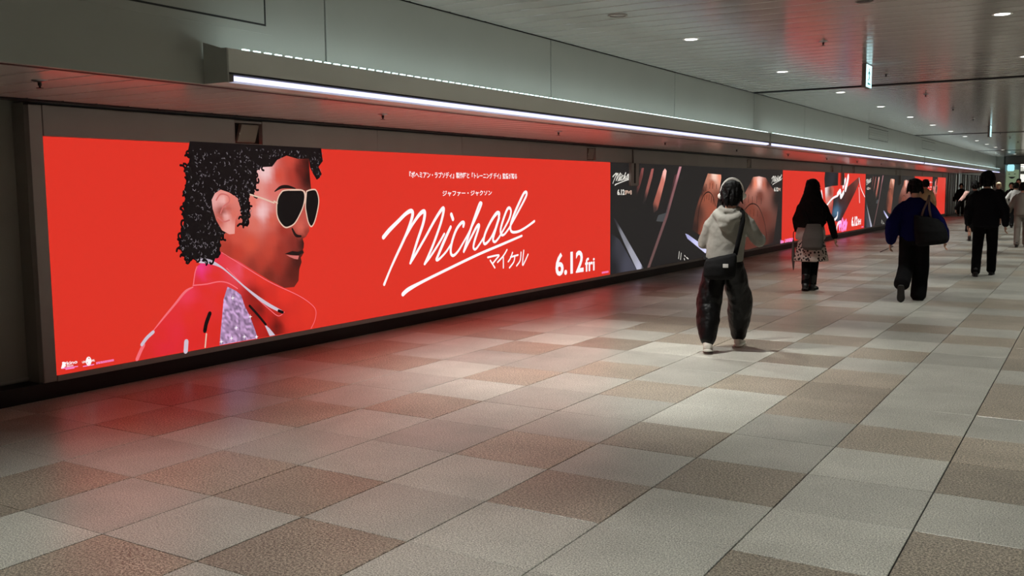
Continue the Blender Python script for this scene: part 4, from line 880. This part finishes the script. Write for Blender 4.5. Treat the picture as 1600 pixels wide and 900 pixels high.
def top_garment(parent, J, name, m, hem, rows, sleeve, disp=.012, voxel=.012, neckw=.07, wrist=1., extra=None):
    """rows: (z, half width, half depth, y) of the trunk; sleeve: radii from shoulder to cuff"""
    b = MB(); ch, pv, nk = J['chest'], J['pelvis'], J['neck']
    def cx(z): return pv.x+(nk.x-pv.x)*max(0, min(1, (z-pv.z)/(nk.z-pv.z)))
    zrings(b, [(cx(z), y, z, w_, d_) for z, w_, d_, y in rows]+[(nk.x, nk.y, nk.z-.005, neckw+.03, .075), (nk.x, nk.y, nk.z+.022, neckw, .062)])
    for s in 'LR':
        sh, el, wr = J['sh'+s], J['el'+s], J['wr'+s]; cuff = el+(wr-el)*wrist
        sg = -1 if s == 'L' else 1; r0 = sleeve[0]; s0 = sh+V((-sg*r0*.55, 0, -r0*.45))
        tube(b, [nk*.5+sh*.5+V((-sg*.02, 0, -.045)), s0+V((-sg*.01, 0, .012)), s0*.72+el*.28+V((sg*.012, 0, .01)), s0*.4+el*.6, el, el*.5+cuff*.5, cuff], [r0*.7, r0*.86, r0*.92, sleeve[1]*.96]+list(sleeve[2:]), 16)
    if extra: extra(b)
    return soft(b, name, m, parent, voxel, 4, disp)
def lower_garment(parent, J, name, m, rows, leg, disp=.012, voxel=.012, endl=.0, endr=.0):
    b = MB(); zrings(b, [(J['pelvis'].x, y, z, w_, d_) for z, w_, d_, y in rows])
    for s, e_ in (('L', endl), ('R', endr)):
        hp, kn, an = J['hip'+s], J['kn'+s], J['an'+s]
        q = [hp, hp*.5+kn*.5, kn, kn*.5+an*.5, an+V((0, 0, e_))]
        tube(b, q, leg, 18)
    return soft(b, name, m, parent, voxel, 3, disp)
def short_hair(parent, J, m, low=-.075, big=1., tilt=0., turn=0., front=.055, disp=.012, voxel=.009):
    c = J['head']; rot = Matrix.Rotation(turn, 3, 'Z') @ Matrix.Rotation(tilt, 3, 'X'); b = MB()
    rows = [(low, .05, .04, -.045), (low+.02, .064, .055, -.04), (-.03, .078, .07, -.03), (.005, .086, .082, -.022), (.04, .089, .098, -.012), (.075, .085, .098, -.008), (.105, .066, .078, -.008), (.125, .038, .045, -.01), (.132, .012, .015, -.01)]
    loft(b, [(c+rot @ V((0, y*big, z*big)), rot @ V((w_*big, 0, 0)), rot @ V((0, d_*big, 0))) for z, w_, d_, y in rows], 22)
    rh = random.Random(int(big*100)+int(c.z*1000))
    for q in range(46):          # loose locks following the skull downwards
        a = rh.uniform(math.pi*.95, math.pi*2.05) if q % 4 else rh.uniform(0, 6.28); z = rh.uniform(low+.03, .1)
        k = math.sqrt(max(.05, 1-(z/.135)**2)); p0 = V((.088*k*math.cos(a), -.014+.094*k*math.sin(a), z+.02)); p1 = V((.096*k*math.cos(a), -.018+.103*k*math.sin(a), z-.015)); p2 = p1+V((rh.uniform(-.012, .012), rh.uniform(-.008, .008), -.035))
        tube(b, [c+rot @ (p0*big), c+rot @ (p1*big), c+rot @ (p2*big)], [.011, .012, .006], 7)
    return soft(b, 'hair', m, parent, min(voxel, .008), 1, disp, .03)
def local(name, label, cat, parent_obj, group=None):
    o = empty(name, parent_obj.location, parent_obj.rotation_euler.z); o.scale = parent_obj.scale
    return tag(o, label, cat, group)
def flat_strap(b, pts, w_, th, side): tube(b, pts, [(w_, th)]*len(pts), 8, side, False)

# ---- person with white headphones, grey hooded top, wide black trousers
p1, J = person('person seen from behind in grey hooded top, wide black trousers and white shoes', (-2.93, 8.5, 0), .27, 1.545, None, True, .0, -.12,
    head=(.055, .02, 1.49), neck=(.04, -.01, 1.335), chest=(.025, -.005, 1.2), pelvis=(-.01, 0, .86),
    shL=(-.14, -.005, 1.285), shR=(.2, -.005, 1.29), elL=(-.205, .06, 1.03), wrL=(-.03, .27, 1.06), elR=(.315, .01, 1.06), wrR=(.235, .26, 1.12), hdL=(.8, .5, .1), hdR=(-.75, .5, .2),
    hipL=(-.09, 0, .82), hipR=(.075, 0, .82), knL=(-.145, -.06, .44), knR=(.135, .15, .46), anL=(-.135, -.24, .1), anR=(.125, .25, .09), ftL=(-.05, 1, -.22), ftR=(.12, 1, .0))
def hood(b):
    nk = J['neck']
    tube(b, [nk+V((-.115, .05, -.005)), nk+V((-.125, -.04, -.03)), nk+V((-.07, -.105, -.07)), nk+V((.0, -.125, -.09)), nk+V((.07, -.105, -.06)), nk+V((.115, -.04, -.02)), nk+V((.1, .05, 0))], [.03, .04, .045, .05, .043, .036, .03], 12, (0, 0, 1))
    tube(b, [nk+V((-.08, .03, .035)), nk+V((-.085, -.03, .025)), nk+V((-.04, -.075, .005)), nk+V((.03, -.08, .0)), nk+V((.08, -.03, .02)), nk+V((.075, .03, .03))], [.024, .026, .027, .027, .024, .022], 10, (0, 0, 1))
    tube(b, [nk+V((-.03, -.1, -.06)), nk+V((-.015, -.13, -.13)), nk+V((0, -.12, -.19))], [(.1, .03), (.085, .03), (.03, .012)], 12)
top_garment(p1, J, 'hooded_top', 'hoodie_grey', .86, [(.845, .155, .112, 0), (.875, .178, .125, 0), (.96, .178, .125, 0), (1.08, .178, .122, 0), (1.2, .182, .115, 0), (1.27, .165, .1, -.005), (1.315, .11, .085, -.01)], [.078, .072, .068, .064, .046], .02, .0095, extra=hood)
lower_garment(p1, J, 'wide_trousers', 'nylon_black', [(.76, .15, .11, 0), (.82, .168, .118, 0), (.9, .16, .11, 0)], [.1, .115, .12, .108, .07], .03, .011, .01, .01)
shoe(p1, J['anL'], J['ftL'], 'shoe_white', 'sole_white', w_=1.15); shoe(p1, J['anR'], J['ftR'], 'shoe_white', 'sole_white', w_=1.15)
short_hair(p1, J, 'hair_black', -.095, 1.06, 0, -.12)
hp = local('headphones', 'white over-ear headphones worn over short black hair', 'headphones', p1)
c = J['head']; R_ = Matrix.Rotation(-.12, 3, 'Z')
b = MB(); tube(b, [c+R_ @ V((.1*math.cos(a), -.01, .015+.135*math.sin(a))) for a in [math.pi*q/14 for q in range(15)]], [(.009, .015)]*15, 10, (0, 1, 0)); soft(b, 'headband', 'sole_white', hp, 0)
for q in (-1, 1):
    b = MB(); tube(b, [c+R_ @ V((q*.083, -.008, -.012)), c+R_ @ V((q*.106, -.008, -.012)), c+R_ @ V((q*.116, -.008, -.012))], [(.04, .036), (.041, .037), (.03, .027)], 18, (0, 0, 1)); soft(b, 'ear_cup', 'sole_white', hp, 0)
    b = MB(); tube(b, [c+R_ @ V((q*.072, -.008, -.012)), c+R_ @ V((q*.09, -.008, -.012))], [(.037, .033), (.04, .036)], 18, (0, 0, 1)); soft(b, 'ear_pad', 'shoe_white', hp, 0)
bg = local('crossbody_bag', 'black crossbody bag with small white tag on the hip of the hooded person', 'bag', p1)
b = MB(); loft(b, [((-.04, -.175, .70), (.12, 0, 0), (0, .04, 0)), ((-.04, -.185, .73), (.15, 0, .0), (0, .06, 0)), ((-.035, -.185, .82), (.155, 0, .015), (0, .062, 0)), ((-.03, -.175, .9), (.15, 0, .03), (0, .045, 0)), ((-.03, -.17, .92), (.13, 0, .03), (0, .028, 0))], 20); soft(b, 'pouch', 'bag_black', bg, .01, 3, .008)
b = MB(); flat_strap(b, [(.1, -.165, .93), (.12, -.145, 1.02), (.145, -.138, 1.14), (.165, -.128, 1.25), (.155, -.09, 1.335), (.13, -.0, 1.365), (.1, .08, 1.32), (0, .135, 1.15), (-.12, .13, .98), (-.19, .02, .9), (-.17, -.13, .88)], .022, .004, (1, .3, 0)); soft(b, 'strap', 'bag_black', bg, 0)
b = MB(); b.box(-.005, .045, -.256, -.248, .815, .85); bevel(b.build('tag', 'white_cloth', bg), .003)

# ---- woman with very long hair, printed skirt, grey bag
p2, J = person('person with very long dark hair, dark cardigan and printed skirt, walking away', (-3.57, 14.1, 0), .2, 1.6, None, True,
    shL=(-.15, -.01, 1.29), shR=(.155, -.01, 1.29), elL=(-.22, -.02, 1.04), wrL=(-.2, .12, .86), elR=(.265, -.05, 1.02), wrR=(.33, -.02, .77), hdR=(.1, .2, -1),
    knL=(-.06, -.02, .45), knR=(.05, .08, .46), anL=(-.06, -.12, .1), anR=(.03, .02, .085), ftL=(0, 1, -.25), ftR=(.25, 1, 0), hipL=(-.075, 0, .83), hipR=(.075, 0, .83))
top_garment(p2, J, 'cardigan', 'cloth_dark', .9, [(.93, .15, .1, 0), (.96, .165, .11, 0), (1.08, .165, .11, 0), (1.2, .17, .11, 0), (1.27, .155, .095, 0), (1.315, .1, .08, -.01)], [.07, .062, .056, .052, .045], .012, .012, wrist=.95)
b = MB(); zrings(b, [(-.01, 0, .74, .2, .14), (-.01, 0, .78, .215, .145), (-.01, 0, .88, .2, .135), (0, 0, .98, .17, .115), (0, 0, 1.0, .15, .1)]); soft(b, 'pale_shirt', 'pale_knit', p2, .012, 3, .014)
b = MB(); n = 40
for z, r in ((.43, .235), (.45, .24), (.58, .215), (.72, .185), (.82, .16)):
    for i in range(n):
        a = 2*math.pi*i/n; k = 1+.05*math.cos(a*9)*(.9-z)*2; b.v.append((r*k*math.cos(a), r*.8*k*math.sin(a), z))
for j in range(4):
    for i in range(n): b.f.append((j*n+i, j*n+(i+1) % n, (j+1)*n+(i+1) % n, (j+1)*n+i))
b.f += [tuple(reversed(range(n))), tuple(range(4*n, 5*n))]; soft(b, 'printed_skirt', 'print_skirt', p2, 0)
lower_garment(p2, J, 'leggings', 'cloth_black', [(.78, .13, .1, 0), (.84, .13, .1, 0)], [.085, .08, .07, .062, .058], .008, .012)
for s in 'LR': shoe(p2, J['an'+s], J['ft'+s], 'shoe_black', 'sole_dark', w_=1.3, boot=.1)
short_hair(p2, J, 'hair_brown', -.1, 1.08, 0, 0, disp=.008)
b = MB()
loft(b, [((0, -.02, 1.53), (.085, 0, 0), (0, .085, 0)), ((0, -.05, 1.44), (.115, 0, 0), (0, .085, 0)), ((0, -.085, 1.33), (.155, 0, 0), (0, .08, 0)), ((0, -.115, 1.2), (.195, 0, 0), (0, .065, 0)), ((-.005, -.135, 1.08), (.225, 0, 0), (0, .05, 0)), ((-.02, -.14, .99), (.235, 0, 0), (0, .04, 0)), ((-.03, -.14, .92), (.19, 0, 0), (0, .025, 0))], 26)
soft(b, 'long_hair', 'hair_brown', p2, .011, 2, .022, .05)
bg = local('shoulder_bag', 'soft grey bag hanging on the back of the long-haired person', 'bag', p2)
b = MB(); loft(b, [((.03, -.2, .6), (.11, 0, 0), (0, .04, 0)), ((.03, -.215, .64), (.15, 0, 0), (0, .06, 0)), ((.035, -.215, .78), (.15, 0, 0), (0, .06, 0)), ((.04, -.205, .92), (.12, 0, 0), (0, .04, 0)), ((.04, -.2, .98), (.1, 0, 0), (0, .02, 0))], 20); soft(b, 'pouch', 'bag_grey', bg, .011, 3, .014)
for q in (-1, 1):
    b = MB(); flat_strap(b, [(.04+q*.07, -.205, .95), (.06+q*.1, -.2, 1.06), (q*.13+.03, -.16, 1.2), (q*.12, -.07, 1.36), (q*.11, .05, 1.35)], .014, .004, (1, 0, 0)); soft(b, 'strap', 'bag_black', bg, 0)
um = local('folded_umbrella', 'thin folded dark umbrella hanging beside the printed skirt', 'umbrella', p2)
b = MB(); tube(b, [(-.25, .0, .74), (-.25, .0, .62), (-.245, .0, .45), (-.24, 0, .33), (-.24, 0, .29)], [.01, .02, .024, .012, .004], 10); soft(b, 'canopy', 'bag_grey', um, 0)
b = MB(); tube(b, [(-.25, 0, .72), (-.25, 0, .84), (-.235, .02, .87), (-.22, .04, .85)], [.006, .006, .007, .007], 8); soft(b, 'handle', 'black_plastic', um, 0)

# ---- woman in blue with a black tote
p3, J = person('person in a cobalt blue sweater and black trousers, walking away', (-2.07, 13.45, 0), .12, 1.6, None, True,
    head=(-.01, .03, 1.475), shL=(-.18, -.01, 1.275), shR=(.19, -.01, 1.275), elL=(-.265, -.06, 1.03), wrL=(-.285, -.02, .77), elR=(.29, -.05, 1.02), wrR=(.37, .04, .8), hdL=(-.1, .3, -1),
    knL=(-.085, -.02, .45), anL=(-.125, -.3, .2), knR=(.1, .05, .45), anR=(.07, .02, .085), ftL=(0, .45, -1), ftR=(.05, 1, 0))
top_garment(p3, J, 'blue_sweater', 'knit_blue', .8, [(.775, .155, .115, 0), (.8, .175, .13, 0), (.9, .188, .14, 0), (1.05, .19, .14, 0), (1.18, .19, .13, -.005), (1.26, .168, .11, -.01), (1.31, .11, .085, -.012)], [.088, .088, .09, .088, .06], .024, .012)
lower_garment(p3, J, 'black_trousers', 'cloth_black', [(.74, .165, .12, 0), (.82, .17, .12, 0), (.9, .155, .11, 0)], [.1, .1, .098, .1, .1], .01, .012, .03, -.04)
shoe(p3, J['anL'], J['ftL'], 'shoe_black', 'sole_dark', w_=1.1); shoe(p3, J['anR'], J['ftR'], 'shoe_black', 'sole_dark', w_=1.1)
short_hair(p3, J, 'hair_black', -.06, 1.0)
b = MB(); c = J['head']; tube(b, [c+V((-.045, -.085, .075)), c+V((-.0, -.115, .075)), c+V((.045, -.085, .075))], [.03, .042, .03], 12); soft(b, 'hair_bun', 'hair_black', p3, .009, 2, .01, .03)
ph = local('phone', 'dark phone held low in the left hand of the person in blue', 'phone', p3)
b = MB(); w0 = J['wrL']+V((-.02, .05, -.09)); tube(b, [w0+V((.05, .02, .03)), w0+V((-.11, -.02, -.05))], [(.036, .005), (.036, .005)], 12, (0, 1, 0)); soft(b, 'case', 'phone_case', ph, 0)
bg = local('tote_bag', 'large black tote with brown straps on the right arm of the person in blue', 'bag', p3)
b = MB(); loft(b, [((.22, -.19, .745), (.15, 0, .02), (0, .06, 0)), ((.22, -.2, .79), (.2, 0, .03), (0, .1, 0)), ((.2, -.2, .93), (.2, 0, .0), (0, .1, 0)), ((.17, -.195, 1.05), (.175, 0, -.02), (0, .06, 0)), ((.14, -.19, 1.11), (.15, 0, -.03), (0, .03, 0))], 22); soft(b, 'pouch', 'bag_black', bg, .012, 3, .014)
for q in (-1, 1):
    b = MB(); flat_strap(b, [(.14+q*.06, -.2, 1.09), (.14+q*.035, -.175, 1.2), (.155+q*.01, -.14, 1.3), (.165, -.04, 1.385), (.165, .06, 1.33), (.17, .12, 1.2)], .013, .005, (1, 0, 0)); soft(b, 'strap', 'strap_brown', bg, 0)

# ---- man in a dark suit
p4, J = person('man in a dark navy suit with thick black hair, walking away', (-1.62, 17.72, 0), .07, 1.72, None, True,
    knL=(-.1, -.02, .46), anL=(-.11, -.22, .085), knR=(.1, .12, .46), anR=(.1, .18, .085), ftL=(-.1, 1, 0), ftR=(.12, 1, .0), shL=(-.185, -.01, 1.29), shR=(.185, -.01, 1.29), elL=(-.255, -.03, 1.03), wrL=(-.25, .07, .8), elR=(.265, -.05, 1.03), wrR=(.275, -.01, .79))
top_garment(p4, J, 'suit_jacket', 'navy_suit', .78, [(.755, .18, .115, 0), (.78, .195, .13, 0), (.9, .19, .13, 0), (1.02, .183, .125, 0), (1.15, .195, .125, 0), (1.25, .19, .11, 0), (1.305, .12, .085, -.01)], [.078, .07, .066, .06, .05], .01, .012)
lower_garment(p4, J, 'suit_trousers', 'cloth_black', [(.74, .15, .11, 0), (.82, .155, .11, 0), (.9, .145, .1, 0)], [.096, .088, .078, .072, .068], .01, .012, -.02, -.02)
for s in 'LR': shoe(p4, J['an'+s], J['ft'+s], 'shoe_black', 'sole_dark')
short_hair(p4, J, 'hair_black', -.09, 1.12, disp=.016)

# ---- people farther along the passage
def walker(label, pos, heading, h, top, low, hair, step=.2, rows=None, sleeve=None, shoes='shoe_black', skirt=False, group='people farther along the passage', big=1., **over):
    o = dict(anL=(-.09, -step, .085), anR=(.09, step, .085), knL=(-.09, -step*.2, .46), knR=(.09, step*.7, .46)); o.update(over)
    p, J = person(label, pos, heading, h, group, False, **o)
    top_garment(p, J, 'jacket', top, .8, rows or [(.78, .18, .12, 0), (.8, .19, .13, 0), (.95, .185, .13, 0), (1.1, .185, .125, 0), (1.24, .18, .11, 0), (1.305, .11, .085, -.01)], sleeve or [.076, .07, .064, .06, .05], .012, .016)
    if skirt:
        b = MB(); zrings(b, [(0, 0, .24, .2, .16), (0, 0, .26, .21, .17), (0, 0, .55, .19, .15), (0, 0, .82, .15, .11), (0, 0, .88, .14, .1)]); soft(b, 'long_skirt', low, p, .016, 2, .02)
    else:
        lower_garment(p, J, 'trousers', low, [(.74, .15, .11, 0), (.82, .155, .11, 0), (.9, .145, .1, 0)], [.094, .086, .078, .072, .068], .01, .016, -.015, -.015)
    for s in 'LR': shoe(p, J['an'+s], J['ft'+s], shoes, 'sole_dark')
    short_hair(p, J, hair, -.08, big, voxel=.012)
    return p, J
walker('person in a tan jacket, mostly hidden behind the person in blue', (-4.3, 29.6, 0), .1, 1.69, 'tan_cloth', 'cloth_dark', 'hair_black')
walker('person in a brown-grey jacket and trousers at the right edge of the view', (-1.62, 26.4, 0), .04, 1.57, 'taupe_cloth', 'taupe_cloth', 'hair_black', elL=(-.26, .02, 1.02), wrL=(-.3, .12, .86))
p7, J7 = walker('person in a black long skirt with one pale sleeve, left of the suited man', (-2.95, 29.0, 0), .1, 1.62, 'cloth_black', 'cloth_black', 'hair_black', skirt=True, big=1.08, elL=(-.33, -.02, 1.08), wrL=(-.45, .02, .86))
b = MB(); tube(b, [J7['shL']+V((-.02, 0, .01)), J7['shL']*.5+J7['elL']*.5, J7['elL'], J7['elL']*.3+J7['wrL']*.7], [.074, .07, .064, .052], 14); soft(b, 'pale_sleeve', 'pink_sleeve', p7, .016, 2)
p8, J8 = walker('person all in black standing by the glass shopfront beyond the displays', (-6.05, 53.2, 0), 3.3, 1.62, 'cloth_black', 'cloth_black', 'hair_black', step=.03, big=1.05)
hb = local('handbag', 'small black handbag of the person by the glass shopfront', 'bag', p8)
b = MB(); loft(b, [((.3, 0, .72), (.06, 0, 0), (0, .1, 0)), ((.3, 0, .9), (.06, 0, 0), (0, .12, 0)), ((.3, 0, .96), (.03, 0, 0), (0, .09, 0))], 14); soft(b, 'pouch', 'bag_black', hb, .016)
b = MB(); tube(b, [(.3, -.06, .95), (.3, -.05, 1.05), (.3, 0, 1.09), (.3, .05, 1.05), (.3, .06, .95)], [.008]*5, 8); soft(b, 'handle', 'bag_black', hb, 0)
walker('person in a white shirt among the far crowd, facing away', (-2.6, 38.6, 0), .05, 1.6, 'white_cloth', 'cloth_dark', 'hair_black', elL=(-.3, -.02, 1.03))
walker('person with pale hair and dark coat walking towards the camera', (-3.35, 41.0, 0), 3.2, 1.62, 'cloth_black', 'cloth_black', 'hair_pale', skirt=True)
walker('person in a dark coat beside the pale-haired person in the far crowd', (-3.1, 43.6, 0), 3.1, 1.62, 'cloth_dark', 'cloth_black', 'hair_black', skirt=True)
walker('taller person in grey among the far crowd, facing the camera', (-3.2, 49.0, 0), 3.14, 1.8, 'taupe_cloth', 'cloth_dark', 'hair_black')
walker('person in dark clothes close behind the skirted one left of the suited man', (-3.7, 36.5, 0), .1, 1.6, 'cloth_black', 'cloth_black', 'hair_black')
